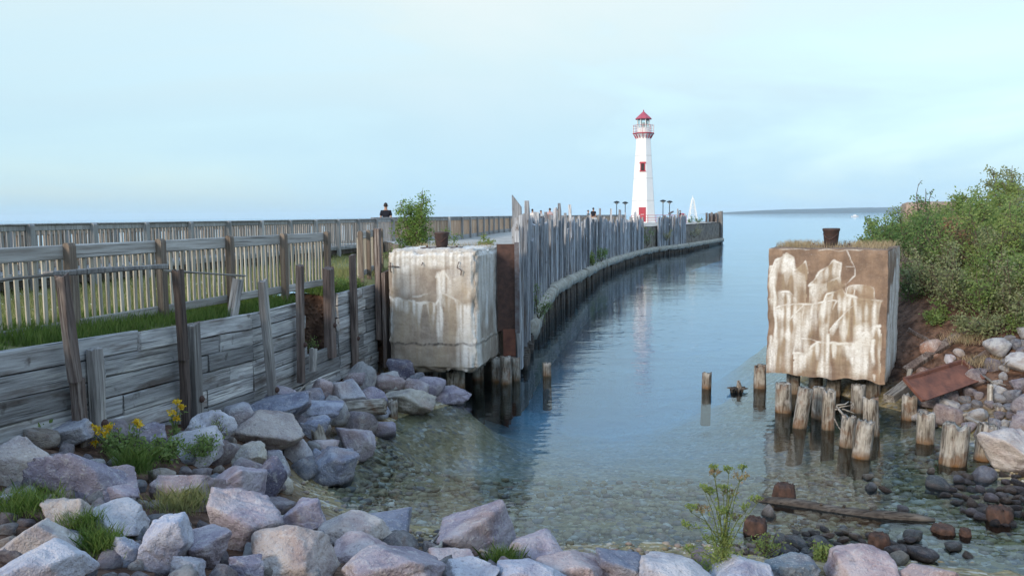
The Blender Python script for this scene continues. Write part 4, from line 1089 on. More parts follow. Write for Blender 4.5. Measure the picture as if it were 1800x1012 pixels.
STUMPS = [ # column, waterline row, top row, width, lean x, lean y, label, jag
 (1382,727,674,31,0.0,0,'thick pale pile under the left front corner of the brown block',.06),
 (1410,754,680,27,0.14,0,'slanting grey pile leaning right in front of the brown block',.05),
 (1443,737,680,25,0,0,'set back pile under the middle of the brown block',.03),
 (1460,757,683,24,0.0,0.02,'straight grey pile beside the driftwood twigs under the brown block',.08),
 (1513,727,676,27,0,0,'peeling tan pile under the right half of the brown block',.03),
 (1537,768,697,29,-.04,0,'tall grey pile right of the two front stumps',.12),
 (1494,788,730,29,0.05,0,'short knobbly stump left of the pair standing furthest forward',.22),
 (1521,808,738,33,0.10,0,'stout stump with orange foot standing furthest forward of its cluster',.10),
 (1339,684,641,23,0,0,'dark wet pile standing alone left of the brown block',.10),
 (1244,684,654,18,0.03,0,'small slant topped pile alone in the open water',.10),
 (1604,740,694,28,0,0,'split pale stump left of the rusty plate',.14),
 (1632,728,667,26,0,0,'tall splintered stump in front of the rusty plate',.25),
 (1634,782,726,34,0.02,0,'pale stump standing in the water below the splintered stump',.12),
 (1686,822,746,48,0.08,0,'broadest pale stump leaning at the right shore',.16),
 (1739,812,744,35,0.08,0,'grey stump beside the big pale boulder at the right edge',.14),
 (1768,757,713,28,0,0,'reddish broken stump among the rubble near the right edge',.25),
 (1690,742,716,26,0,0,'low orange brown stump behind the broadest stump',.12),
 (871,672,628,18,0,0,'dark pile under the shaded side of the tan block',.05),
 (889,676,626,22,0,0,'dark pile behind the pale pile at the tan block corner',.05),
 (906,670,628,20,0,0,'pale pile at the foot of the rusted steel channel',.06),
 (962,662,637,16,0,0,'short leaning pile alone in the water near the plank wall',.12),
 (796,684,653,27,0,0,'pale pile stub under the front edge of the tan block',.06),
 (690,738,702,19,0.0,0,'thin pale pile at the water edge among the left boulders',.10),
 (712,728,700,20,0,0,'brown pile stub beside the long cream boulder',.05)]
for i, (px, wl, tp, wd, lx, ly, lab, jag) in enumerate(STUMPS):
    c = Wz(px, wl, 0.0); s = c.y / FPX; hh = (wl - tp) * s * 1.0
    if px in (1632, 1768, 1690): c.z = max(0.0, T1(c.x, c.y))
    o = link('pile_stump', stump_mesh(wd * s / 2, hh, 3.7 * i, jag * min(1, hh)), M['pile'])
    o.location = (c.x, c.y + wd * s / 2, 0); o.rotation_euler = (ly, lx, 0)
    tag(o, lab, 'pile')
# supports hidden in the shade beneath the right block
for i, (u, v) in enumerate(((0.15, 1.1), (0.5, 1.3), (0.85, 1.1), (0.3, 1.8), (0.75, 1.75))):
    c = RC - fr * (RBW * (1 - u)) + Vector((math.sin(TH), math.cos(TH), 0)) * v
    o = link('support_pile', stump_mesh(0.17, 0.72, 60 + i, 0.02, zb=-1.6), M['pile'], rb); o.location = Matrix.Rotation(TH, 3, 'Z') @ (Vector((c.x, c.y, 0)) - Vector(rb.location)); o.rotation_euler = (0, 0, 0)
for i, (u, v) in enumerate(((0.25, 0.5), (0.7, 0.7), (0.3, 1.6), (0.8, 1.7))):
    o = link('support_pile', stump_mesh(0.16, 0.72, 80 + i, 0.02, zb=-1.2), M['pile'], lb); o.location = (-LBW / 2 + u * LBW, v, -0.46)
# root tangle in the open water
rt = thing('root_stump', 'dark gnarled root stump barely above the water beside the lone pile', 'stump', Wz(1294, 688, 0))
for k in range(12):
    a = random.uniform(0, 6.28); L = random.uniform(0.1, 0.34); m_ = MB()
    m_.tube([(0.1 * math.cos(a) * .3, 0, -0.2), (L * math.cos(a) * 0.6, L * math.sin(a) * 0.4, 0.06 + random.uniform(0, .06)), (L * math.cos(a) * 1.1, L * math.sin(a) * .6, 0.02 + random.uniform(0, 0.12))], [0.07, 0.045, 0.012], 6)
    m_.build('root', M['wood_old'], rt, True)
m_ = MB(); m_.tube([(0.06, 0, -.3), (0.07, 0, 0.1), (0.05, 0, 0.27)], [0.09, 0.07, 0.03], 9); m_.build('trunk', M['pile'], rt, True)
# rust coloured stumps in the shallows
def lump(r, hh, seed):
    bm = bmesh.new(); bmesh.ops.create_icosphere(bm, subdivisions=4, radius=1.0); sv = Vector((seed * 3.1, 0, 0))
    for v in bm.verts:
        p = v.co.normalized(); f = 1 + 0.16 * mnoise.noise(p * 1.8 + sv) + 0.12 * mnoise.noise(p * 5 + sv) + 0.08 * mnoise.noise(p * 13 + sv)
        z = max(min(p.z * 1.5, 0.8), -1.0); v.co = Vector((p.x * r * f, p.y * r * f, z * hh * 0.9 * (1 + 0.3 * mnoise.noise(p * 6 + sv))))
    me = bpy.data.meshes.new('lump'); bm.to_mesh(me); bm.free(); me.polygons.foreach_set('use_smooth', np.ones(len(me.polygons), dtype=bool)); return me
M['stump_red'] = plain('rust_brown_stump', (0.10, 0.056, 0.043), 0.85, 0, 0.5, 9, 1.0, (0.04, 0.026, 0.022))
for i, (px, wl, tp, wd, lab) in enumerate([(1385, 880, 852, 40, 'rust red stump beyond the sunken log in the shallows'), (1333, 942, 912, 42, 'rust red stump with shaggy rim near the flowering plant'), (1553, 966, 940, 38, 'round rust brown stump end behind the pink boulder'), (1768, 922, 893, 44, 'rust red stump among dark stones at the right edge'), (1668, 941, 928, 40, 'flat rust brown stump awash in the shallows'), (1702, 944, 929, 20, 'small dark red stump beside the flat one awash')]):
    c = Wz(px, wl, 0.0); s = c.y / FPX; hh = (wl - tp) * s
    o = link('rust_stump', lump(wd * s / 2, hh, 40 + i), M['stump_red']); o.location = (c.x, c.y + wd * s / 2, 0.1 * hh); tag(o, lab, 'stump')
# sunken log
lg = thing('sunken_log', 'long dark waterlogged log lying across the shallows at right', 'log', Wz(1480, 905, 0))
a = Wz(1312, 884, -0.06); b2 = Wz(1645, 918, -0.02); off = Vector(lg.location)
pts = [a.lerp(b2, t) + Vector((0, 0.05 * math.sin(t * 7), 0.02 * math.sin(t * 9))) - off for t in np.linspace(0, 1, 14)]
m_ = MB(); m_.tube(pts, [0.05, 0.08, 0.10, 0.11, 0.115, 0.12, 0.12, 0.12, 0.115, 0.11, 0.10, 0.09, 0.075, 0.04], 12); m_.build('trunk', M['wood_old'], lg, True)
for t in (0.4, 0.52, 0.66):
    c = a.lerp(b2, t) - off; m_ = MB(); m_.tube([c, c + Vector((0.02, -0.06, 0.13))], [0.03, 0.02], 7); m_.build('knot', M['wood_old'], lg)

# ------------------------------------------------------------------ debris on the right bank
def beam(name, label, a, b2, w, h, mat, cat='plank', roll=0.0):
    a = Vector(a); b2 = Vector(b2); d = b2 - a
    o = link(name, plank_mesh(d.length, h, w, 0.01, 6), M[mat]); o.location = (a + b2) / 2; o.rotation_euler = (d.to_track_quat('X', 'Z') @ Matrix.Rotation(roll, 3, 'X').to_quaternion()).to_euler()
    return tag(o, label, cat)
def gb(px, py, lift): p = G(px, py); p.z += lift; return p
beam('timber_beam', 'long brown timber beam slanting down the right bank past the block', gb(1592, 664, .16), gb(1720, 577, .14), 0.17, 0.15, 'wood_post', 'beam', .5)
beam('timber_beam', 'pale splintered beam end poking out under the brown block', P(1563, 700, 16.6), P(1606, 668, 17.3), 0.22, 0.17, 'wood_drift', 'beam')
beam('plank', 'thin brown plank lying on the red soil of the right bank', gb(1598, 584, .06), gb(1658, 618, .06), 0.05, 0.09, 'wood_post')
beam('plank', 'brown plank behind the rubble right of the rusty plate', gb(1700, 650, .08), gb(1745, 618, .08), 0.08, 0.12, 'wood_post')
beam('plank', 'weathered white plank in the rubble right of the splintered stump', gb(1654, 750, .10), gb(1702, 738, .14), 0.11, 0.05, 'wood_drift')
beam('plank', 'weathered white plank slanting behind the broadest stump', gb(1700, 745, .12), gb(1738, 762, .10), 0.10, 0.05, 'wood_drift')
beam('plank', 'upright pale board stub in the rubble', gb(1740, 716, .02), gb(1740, 716, .02) + Vector((0.02, 0.05, 0.42)), 0.10, 0.04, 'wood_drift')
beam('plank', 'pale plank end beside the big boulder at the right edge', gb(1756, 770, .08), gb(1778, 782, .1), 0.10, 0.05, 'wood_drift')
beam('plank', 'small pale plank upright under the edge of the brown block', P(1594, 676, 16.9), P(1600, 648, 17.0), 0.10, 0.05, 'wood_drift')
rp = thing('rusty_plate', 'red brown rusted steel plate lying on the right bank', 'steel plate', P(1655, 670, 16.6))
off = Vector(rp.location)
A = [P(1589, 668, 16.3) , P(1690, 636, 17.2), P(1727, 668, 16.6), P(1622, 706, 15.8)]
up = (A[1] - A[0]).cross(A[3] - A[0]).normalized(); up = up if up.z > 0 else -up
n = 9; V = []; F = []
for s_ in (0.012, -0.012):
    for i in range(n):
        for k in range(n):
            q = A[0].lerp(A[1], i/(n-1)).lerp(A[3].lerp(A[2], i/(n-1)), k/(n-1)); V.append(tuple(q - off + up * (s_ + 0.02 * mnoise.noise(q * 2.2))))
for i in range(n-1):
    for k in range(n-1):
        F.append((i*n+k, i*n+k+1, i*n+n+k+1, i*n+n+k)); F.append(tuple(n*n + x for x in (i*n+k, i*n+n+k, i*n+n+k+1, i*n+k+1)))
ring = [k for k in range(n)] + [i*n + n-1 for i in range(1, n)] + [(n-1)*n + k for k in range(n-2, -1, -1)] + [i*n for i in range(n-2, 0, -1)]
for a_, b_2 in zip(ring, ring[1:] + ring[:1]): F.append((a_, b_2, b_2 + n*n, a_ + n*n))
link('plate', mesh_np('plate', V, F), M['rust_plate'], rp)
for a_, b_2 in ((A[0], A[1]), (A[0], A[3]), (A[1], A[2])):
    m_ = MB(); m_.bar(a_ - off + up * .03, b_2 - off + up * .03, 0.07, 0.06); m_.build('edge_angle', M['rust_plate'], rp)
# driftwood twigs under the block
def twigs(name, label, c, spec, mat='wood_drift'):
    r_ = thing(name, label, 'driftwood', c)
    for (a, b2, rad) in spec:
        a = Vector(a); b2 = Vector(b2); m_ = MB(); mid = a.lerp(b2, 0.5) + Vector((random.uniform(-.05, .05), random.uniform(-.05, .05), random.uniform(-.02, .05)))
        m_.tube([a - c, mid - c, b2 - c], [rad, rad * .8, rad * .4], 6); m_.build('twig', M[mat], r_, True)
D0 = 15.6
twigs('driftwood_twigs', 'bleached driftwood twigs caught between the front piles', P(1475, 760, D0), [(P(1470, 712, D0), P(1492, 705, D0), .02), (P(1468, 720, D0), P(1498, 712, D0 - .1), .018), (P(1470, 714, D0), P(1488, 750, D0 - .3), .025), (P(1480, 718, D0), P(1505, 728, D0), .015), (P(1466, 735, D0), P(1482, 762, D0 - .2), .018), (P(1495, 705, D0), P(1497, 722, D0), .012)])
twigs('driftwood_twigs', 'tangle of bleached branches on the boulders below the broken wall bay', G(535, 690), [(gb(505, 700, .1), gb(535, 672, .25), .03), (gb(515, 690, .1), gb(560, 676, .2), .035), (gb(520, 706, .1), gb(548, 690, .25), .03), (gb(530, 688, .15), gb(548, 660, .35), .02), (gb(565, 664, .1), gb(590, 668, .2), .05)])
twigs('driftwood_twigs', 'pale driftwood sticks wedged between boulders at the near water edge', G(765, 985), [(gb(752, 976, .1), gb(776, 958, .2), .02), (gb(756, 988, .12), gb(778, 978, .2), .03), (gb(757, 970, .1), gb(770, 985, .1), .02), (gb(842, 988, .1), gb(862, 992, .12), .025)])
twigs('driftwood_twigs', 'bent pale branch on the rubble right of the rusty plate', gb(1745, 690, 0), [(gb(1726, 672, .15), gb(1752, 692, .15), .03), (gb(1752, 692, .15), gb(1768, 690, .15), .025)])
o = link('driftwood_log', stump_mesh(0.17, 0.75, 91, .05, .9, 0.0), M['pile']); p = gb(612, 736, .18); o.location = p; o.rotation_euler = (R(12), R(84), R(8)); tag(o, 'short splintered log chunk wedged between boulders', 'log')
o = link('driftwood_stump', stump_mesh(0.14, 0.4, 97, .2, .8, -0.2), M['pile']); p = gb(562, 778, 0.0); o.location = p; o.rotation_euler = (0.1, -.15, 0); tag(o, 'splintered brown stump standing between the left boulders', 'stump')

# ------------------------------------------------------------------ boulders
def ico(sub):
    bm = bmesh.new(); bmesh.ops.create_icosphere(bm, subdivisions=sub, radius=1.0)
    V = np.array([v.co[:] for v in bm.verts]); F = np.array([[v.index for v in f.verts] for f in bm.faces]); bm.free()
    return V / np.linalg.norm(V, axis=1)[:, None], F
ICO5, ICO3, ICO1 = ico(5), ico(3), ico(1)
def rock_shape(seed, I, planes=13, p=22, rough=1.0, flat=0.0):
    r_ = np.random.default_rng(seed)
    V, F = I
    n = r_.normal(size=(planes, 3)); n /= np.linalg.norm(n, axis=1)[:, None]
    d = r_.uniform(0.58, 1.0, planes)
    ex = np.array([[0,0,1],[0,0,-1],[1,0,0],[-1,0,0],[0,1,0],[0,-1,0]], float) + r_.normal(scale=0.28, size=(6, 3)); ex /= np.linalg.norm(ex, axis=1)[:, None]
    n = np.concatenate([n, ex]); d = np.concatenate([d, r_.uniform(0.78, 0.98, 6)])
    if len(V) > 3000:                       # smaller chipped facets on the edges
        n2 = r_.normal(size=(34, 3)); n2 /= np.linalg.norm(n2, axis=1)[:, None]; q0 = np.clip(n2 @ n.T / d, 0, None); rr0 = (q0 ** 60).sum(1) ** (-1 / 60)
        n = np.concatenate([n, n2 + r_.normal(scale=.15, size=n2.shape)]); d = np.concatenate([d, rr0 * r_.uniform(0.90, 1.04, 34)])
        n /= np.linalg.norm(n, axis=1)[:, None]
    q = np.clip(V @ n.T / d, 0, None)
    rad = (q ** p).sum(1) ** (-1 / p)
    P_ = V * rad[:, None]
    if len(V) > 100:
        s = float(seed % 97) * 1.37
        dn = np.array([mnoise.noise(Vector(v) * 1.6 + Vector((s, 0, 0))) * 0.07 + mnoise.noise(Vector(v) * 4.5 + Vector((0, s, 0))) * 0.04 + mnoise.noise(Vector(v) * 12 + Vector((0, s, 4))) * 0.014
                       - 0.05 * max(0.0, 0.10 - abs(mnoise.noise(Vector(v) * 1.3 + Vector((s, 3, 1))))) * 10 for v in P_])
        P_ = P_ * (1 + dn * rough)[:, None]
    # fill the unit box
    mn, mx = P_.min(0), P_.max(0)
    return (P_ - (mn + mx) / 2) / ((mx - mn) / 2), F
COLS = dict(mauve=(.36,.315,.335), blue=(.255,.27,.315), pink=(.42,.33,.31), pale=(.52,.51,.51), white=(.60,.585,.575), tan=(.44,.375,.32), cream=(.50,.455,.36), dark=(.16,.15,.185), grey=(.30,.29,.30), purple=(.29,.26,.295), rust=(.27,.15,.10), bluegreen=(.16,.20,.22), lblue=(.39,.40,.44), black=(.065,.068,.085), ltan=(.48,.43,.375), brown=(.18,.12,.085))
BOULDERS = [
 (40,818,118,108,'ltan','rust stained boulder with pale top at the left edge'),
 (140,836,158,104,'purple','big blue purple boulder below the yellow flowers'),
 (118,765,90,50,'blue','blue boulder at the foot of the leftmost wall posts'),
 (197,858,118,66,'mauve','mauve wedge shaped boulder in front of the big blue purple one'),
 (108,910,92,74,'tan','tan boulder between mossy grass and the white topped block'),
 (203,916,116,72,'pale','blocky white topped boulder in the left foreground'),
 (65,950,146,92,'ltan','pale tan pointed boulder at the lower left edge'),
 (68,1008,176,100,'lblue','blue grey boulder in the lower left corner'),
 (213,974,60,68,'blue','speckled blue boulder beside the lower grass tuft'),
 (14,884,66,48,'lblue','blue grey boulder half behind grass at the left edge'),
 (262,767,80,46,'purple','low purple grey boulder under the tall flower stalks'),
 (354,752,110,78,'pale','white streaked grey boulder against the timber wall'),
 (326,786,124,56,'white','white lichen covered boulder behind green weeds'),
 (417,735,58,58,'pale','small pale upright boulder beside the timber wall'),
 (487,720,118,54,'blue','blue grey boulder under the leaning wall post'),
 (472,763,130,82,'tan','large tan and pink slab of the left bank'),
 (430,803,68,50,'cream','cream boulder left of the dark pointed one'),
 (400,855,120,74,'mauve','mauve boulder behind the largest foreground boulder'),
 (464,850,64,96,'dark','dark purple boulder pointing down to the water'),
 (489,846,46,48,'cream','small greenish cream boulder by the sheltered water'),
 (482,827,50,30,'blue','small blue stone behind the greenish cream boulder'),
 (318,869,120,80,'pink','pinkish boulder with a white ridge in the left foreground'),
 (424,928,142,124,'mauve','largest mauve boulder in the foreground'),
 (282,962,98,116,'lblue','upright light blue slab in the foreground'),
 (342,967,142,80,'mauve','overhanging mauve boulder at the bottom left'),
 (328,1003,66,54,'grey','sharp grey rock under the overhanging boulder'),
 (430,1000,66,50,'purple','small purple boulder at the bottom edge'),
 (512,975,156,108,'tan','tan and mauve boulder in the bottom foreground'),
 (532,913,80,74,'purple','blue purple knobby boulder at the near water edge'),
 (648,922,158,66,'blue','long blue boulder at the water behind the tan topped one'),
 (622,943,146,82,'ltan','tan boulder with a crusted white top'),
 (645,972,124,62,'pink','pink boulder in front of the tan crusted one'),
 (690,1003,190,96,'mauve','wide mauve boulder at the bottom centre left'),
 (838,945,146,104,'purple','large rounded blue purple boulder at the water edge'),
 (796,986,92,48,'pink','pinkish boulder at the foot of the rounded blue purple one'),
 (830,1008,98,54,'pale','pale pinkish boulder at the bottom centre'),
 (945,969,110,64,'mauve','mauve boulder right of the rounded blue purple one'),
 (935,1016,134,54,'lblue','pale blue grey boulder cut by the bottom edge'),
 (1015,1002,146,62,'pink','pink veined boulder at the bottom, right of centre'),
 (1100,1002,116,62,'blue','dark blue grey boulder at the bottom near the driftwood'),
 (1190,1012,132,62,'pale','pale pink and white boulder left of the flowering plant'),
 (1073,974,44,20,'rust','small dark rust stone at the near water edge'),
 (1518,995,118,66,'pink','pink quartzite boulder at the bottom right'),
 (1645,1014,92,52,'pink','low pink boulder cut by the bottom edge at right'),
 (1300,1010,116,58,'lblue','pale blue boulder behind the flowering plant stems'),
 (1395,1002,100,56,'bluegreen','blue green boulder left of the pink quartzite one'),
 (493,697,62,38,'mauve','mauve boulder behind the blue one under the leaning post'),
 (545,702,52,36,'blue','blue grey boulder under the tangle of branches'),
 (563,687,42,46,'pink','upright pink grey boulder beside the branches'),
 (606,695,76,58,'pale','light angular boulder in the middle of the left bank'),
 (560,726,88,46,'lblue','light blue grey slab of the left bank'),
 (550,754,62,44,'blue','blue boulder above the brown splintered stump'),
 (624,671,40,42,'mauve','mauve grey upright boulder below the far wall bay'),
 (646,669,30,38,'blue','narrow blue stone below the far wall bay'),
 (652,699,58,42,'purple','purple boulder left of the long cream one'),
 (682,673,58,36,'pink','pink grey boulder near the foot of the board slab'),
 (704,650,52,44,'dark','dark blue and red boulder touching the tan block'),
 (727,677,60,40,'mauve','mauve boulder in front of the tan block'),
 (758,680,54,40,'purple','purple grey boulder under the tan block front'),
 (714,703,104,44,'cream','long cream boulder lying at the water edge'),
 (793,692,74,30,'purple','low dark purple boulder nearest to the tan block piles'),
 (654,722,58,36,'blue','dark blue boulder by the thin pale pile'),
 (620,778,90,58,'mauve','light purple grey boulder at the water on the left bank'),
 (668,757,56,32,'purple','purple boulder half in the water on the left bank'),
 (520,795,54,56,'pale','light cubic boulder above the sheltered water'),
 (571,788,46,36,'pink','small pink boulder above the blue one in the water'),
 (556,803,36,34,'blue','small blue stone beside the pink one'),
 (585,826,90,74,'blue','blue purple boulder with white patch standing in the water'),
 (481,808,40,38,'grey','small brownish grey stone above the sheltered water'),
 (1782,798,104,92,'ltan','big pale rough boulder at the right edge'),
 (1640,610,44,34,'rust','red brown stone on the soil bank behind the rusty plate'),
 (1622,655,34,20,'rust','flat red stone beside the foot of the brown block'),
 (1673,632,18,20,'white','white stone beside the slanting beam'),
 (1688,621,18,18,'tan','yellow brown stone beside the slanting beam')]
for i, (px, py, w, h, col, lab) in enumerate(BOULDERS):
    p = G(px, py + h * 0.34); s = p.y / FPX; w *= 0.99; h *= 0.98
    V, F = rock_shape(100 + i * 7, ICO5 if w > 60 else ICO3, random.choice([7, 9, 12]), random.choice([45, 70, 100]))
    V = V * np.array([w * s / 2 * 1.02, max(w, h) * s * 0.46, h * s / 2 * 1.08])
    o = link('boulder', mesh_np('boulder', V, F, True), M['rock'])
    o.location = (p.x, p.y + 0.22 * h * s, p.z + 0.27 * h * s); o.rotation_euler = (random.uniform(-.12, .12), random.uniform(-.14, .14), random.uniform(-.25, .25))
    c = np.array(COLS[col]) * np.array([0.94, 0.96, 1.05]) * random.uniform(0.88, 1.25); o.color = (*c, 1)
    tag(o, lab, 'boulder', 'boulders of the shore bank')
ROCKV = []
for k in range(14):
    V, F = rock_shape(900 + k, ICO3, 10, 16, 0.8); ROCKV.append(mesh_np('stone', V, F, True)); ROCKV[-1].materials.append(M['rock'])
WETV = []
for k in range(12):
    V, F = rock_shape(1200 + k, ICO3, 7, 7, 0.6); WETV.append(mesh_np('stone', V, F, True)); WETV[-1].materials.append(M['wet_rock'])
LOWV = []
for k in range(10):
    V, F = rock_shape(1300 + k, ICO1, 5, 9); LOWV.append((V, F))
def in_poly(x, y, poly):
    c = False; j = len(poly) - 1
    for i in range(len(poly)):
        if (poly[i][1] > y) != (poly[j][1] > y) and x < (poly[j][0]-poly[i][0]) * (y - poly[i][1]) / (poly[j][1]-poly[i][1]) + poly[i][0]: c = not c
        j = i
    return c
def scatter(poly, n, wr, cols, meshes, label, group, lift=0.1, seed=1, name='stone', flat=0.7, emerge=False):
    r_ = random.Random(seed); xs_ = [p[0] for p in poly]; ys_ = [p[1] for p in poly]; pts = []; made = []
    tries = 0
    while len(pts) < n and tries < 20000:
        tries += 1
        x, y = r_.uniform(min(xs_), max(xs_)), r_.uniform(min(ys_), max(ys_))
        w = wr[0] + (wr[1] - wr[0]) * r_.random() ** 1.8
        if not in_poly(x, y, poly): continue
        if any(abs(x - a) < (w + b) * 0.36 and abs(y - c) < (w + b) * 0.24 for a, c, b in pts): continue
        pts.append((x, y, w))
    for (x, y, w) in pts:
        p = G(x, y); s = p.y / FPX
        o = link(name, r_.choice(meshes)); k = w * s / 2
        if emerge: p = Wz(x, y, 0.0); p.z = max(T1(p.x, p.y), -0.05 * k - k * lift * 2 + .35 * k * r_.random())
        col = r_.choice(cols)
        o.scale = (k * r_.uniform(.9, 1.15), k * r_.uniform(.75, 1.05), k * flat * r_.uniform(.7, 1.15)); o.location = (p.x, p.y, p.z + k * lift * 2); o.rotation_euler = (r_.uniform(-.3, .3), r_.uniform(-.3, .3), r_.uniform(0, 6.28))
        c = np.array(COLS[col]) * r_.uniform(.8, 1.2); o.color = (*c, 1); made.append((o, x, y, w, label[col] if isinstance(label, dict) else label))
    # labels that single each stone out: size, place in the patch, order from the left
    qs = lambda vals: (np.quantile(vals, .33), np.quantile(vals, .67))
    q_w, q_y, q_x = qs([m[3] for m in made]), qs([m[2] for m in made]), qs([m[1] for m in made]); lab = {}
    for m in sorted(made, key=lambda m: m[1]):
        sz = 'small' if m[3] < q_w[0] else ('big' if m[3] > q_w[1] else 'medium'); rw = 'far' if m[2] < q_y[0] else ('near' if m[2] > q_y[1] else 'middle'); cl = 'left' if m[1] < q_x[0] else ('right' if m[1] > q_x[1] else 'centre')
        lab.setdefault(f'{sz} {m[4]}, {rw} {cl}', []).append(m[0])
    for k_, os_ in lab.items():
        for i_, o in enumerate(os_):
            tag(o, k_ if len(os_) == 1 else k_ + ', ' + ['first', 'second', 'third', 'fourth', 'fifth', 'sixth', 'seventh', 'eighth'][min(i_, 7)] + ' from left', 'stone', group)
scatter([(1640,760),(1600,735),(1610,700),(1690,700),(1735,640),(1770,598),(1800,590),(1830,600),(1830,770),(1750,790),(1700,760)], 105, (20, 62), ['pale','pink','grey','blue','white','mauve','purple'], ROCKV,
        dict(pale='pale stone in the right bank rubble', pink='pink stone in the right bank rubble', grey='grey stone in the right bank rubble', blue='blue grey stone in the right bank rubble', white='white stone in the right bank rubble', mauve='mauve stone in the right bank rubble', purple='purple stone in the right bank rubble'), 'rubble stones on the right bank', 0.25, 3, flat=.8)
scatter([(1640,852),(1700,838),(1830,835),(1830,915),(1770,925),(1700,905)], 95, (18, 58), ['black','dark','blue','black','bluegreen','brown','purple'], WETV,
        dict(black='black wet stone in the right cobbles', dark='dark violet wet stone in the right cobbles', blue='blue wet stone in the right cobbles', bluegreen='blue green wet stone in the right cobbles', brown='brown wet stone in the right cobbles', purple='purple wet stone in the right cobbles'), 'wet cobbles at the right shore', 0.18, 4, flat=.6, emerge=True)
scatter([(1290,968),(1340,950),(1440,928),(1520,940),(1600,950),(1640,985),(1560,1000),(1480,1000),(1380,1000),(1290,990)], 150, (16, 58), ['black','dark','blue','bluegreen','black','ltan','brown','cream'], WETV,
        dict(black='black wet cobble on the near beach', dark='dark violet wet cobble on the near beach', blue='blue wet cobble on the near beach', bluegreen='blue green wet cobble on the near beach', ltan='light tan cobble on the near beach', brown='brown wet cobble on the near beach', cream='cream cobble on the near beach'), 'wet cobbles on the near beach', 0.22, 5, flat=.6, emerge=True)
scatter([(0,770),(90,745),(300,790),(440,740),(560,690),(690,655),(760,690),(640,760),(560,820),(480,870),(560,930),(700,950),(800,990),(1000,985),(1250,995),(1250,1030),(0,1030)], 190, (26, 74), ['mauve','grey','blue','purple','tan','pale'], ROCKV,
        dict(mauve='mauve stone between the left bank boulders', grey='grey stone between the left bank boulders', blue='blue stone between the left bank boulders', purple='purple stone between the left bank boulders', tan='tan stone between the left bank boulders', pale='pale stone between the left bank boulders'), 'filler stones between the boulders', 0.2, 8, flat=.85)
scatter([(735,950),(775,935),(765,975),(745,972)], 14, (8, 18), ['ltan','blue','brown','grey'], WETV, 'beach stone in the gap between boulders', 'pebbles in the boulder gap', 0.2, 6, flat=.7)
for i, (px, py, w, h, col, lab) in enumerate([(1526, 868, 20, 12, 'cream', 'small white topped stone standing out of the shallows'), (1531, 884, 26, 18, 'bluegreen', 'dark angular stone beside the sunken log'), (1555, 884, 24, 12, 'brown', 'brown stone beside the dark angular one at the log'), (1637, 850, 18, 18, 'ltan', 'yellowish stone at the edge of the dark cobbles'), (1585, 914, 24, 14, 'blue', 'grey stone lying against the right end of the log'), (1675, 975, 34, 20, 'bluegreen', 'wedge shaped green grey stone in the right shallows'), (1602, 958, 38, 26, 'bluegreen', 'tilted blue green slab behind the pink quartzite boulder'), (1728, 917, 36, 14, 'black', 'flat black stone left of the rust stump at the right edge'), (1350, 920, 34, 20, 'ltan', 'pale boulder stone beside the shaggy rust stump'), (1440, 962, 40, 24, 'bluegreen', 'blue green stone on the near beach at right'), (1450, 985, 28, 16, 'white', 'white cobble beside the lime green weed'), (1700, 985, 22, 10, 'brown', 'brown stone awash at the lower right')]):
    p = G(px, py); s = p.y / FPX; o = link('stone', WETV[i % 12]); o.scale = (w * s / 2, w * s / 2.4, h * s / 2); o.location = p + Vector((0, 0, max(0.02, -p.z) + h * s * .1)); o.rotation_euler = (0.1, .1 * i % 1 - .3, i * 1.3); o.color = (*COLS[col], 1); tag(o, lab, 'stone', 'stones in the shallows')
# pebbles on the shallow lake bed and beach: uncountable
Vp = []; Fp = []; base = 0; r_ = np.random.default_rng(5)
N = 9500; n_ok = 0
while n_ok < N:
    x, y = r_.uniform(-3.2, 8.2), 9.6 + 5.6 * r_.random() ** 1.3
    z = T1(x, y)
    if z > 0.22 or z < -1.15 or (z < -.35 and r_.random() < (-.35 - z) / .8): continue
    V, F = LOWV[n_ok % 10]; k = (0.016 + 0.085 * r_.random() ** 4) * (0.6 if z > -0.05 else 1.0)
    a = r_.uniform(0, 6.28); ca, sa = math.cos(a), math.sin(a)
    W = V * np.array([k, k * 0.8, k * 0.55]); W = np.stack([W[:, 0] * ca - W[:, 1] * sa, W[:, 0] * sa + W[:, 1] * ca, W[:, 2]], -1) + np.array([x, y, z + k * 0.2])
    Vp.append(W); Fp.append(F + base); base += len(V); n_ok += 1
def pebble_mat():
    m, t, p = new_mat('pebbles'); ge = t.nodes.new('ShaderNodeNewGeometry'); rp_ = t.nodes.new('ShaderNodeValToRGB'); e = rp_.color_ramp.elements
    e[0].position = 0; e[0].color = (.15, .12, .07, 1); e[1].position = 1; e[1].color = (.50, .48, .43, 1)
    for ps, c in ((.25, (.28, .225, .13)), (.45, (.40, .34, .22)), (.6, (.15, .16, .175)), (.75, (.27, .19, .14)), (.9, (.34, .32, .27))): rp_.color_ramp.elements.new(ps).color = (*c, 1)
    t.links.new(ge.outputs['Random Per Island'], rp_.inputs[0]); t.links.new(rp_.outputs[0], p.inputs['Base Color']); p.inputs['Roughness'].default_value = .7
    return m
M['pebble'] = pebble_mat()
tag(link('pebbles', mesh_np('pebbles', np.concatenate(Vp), np.concatenate(Fp), True), M['pebble']), 'pale and brown pebbles covering the shallow lake bed', 'pebbles', kind='stuff')

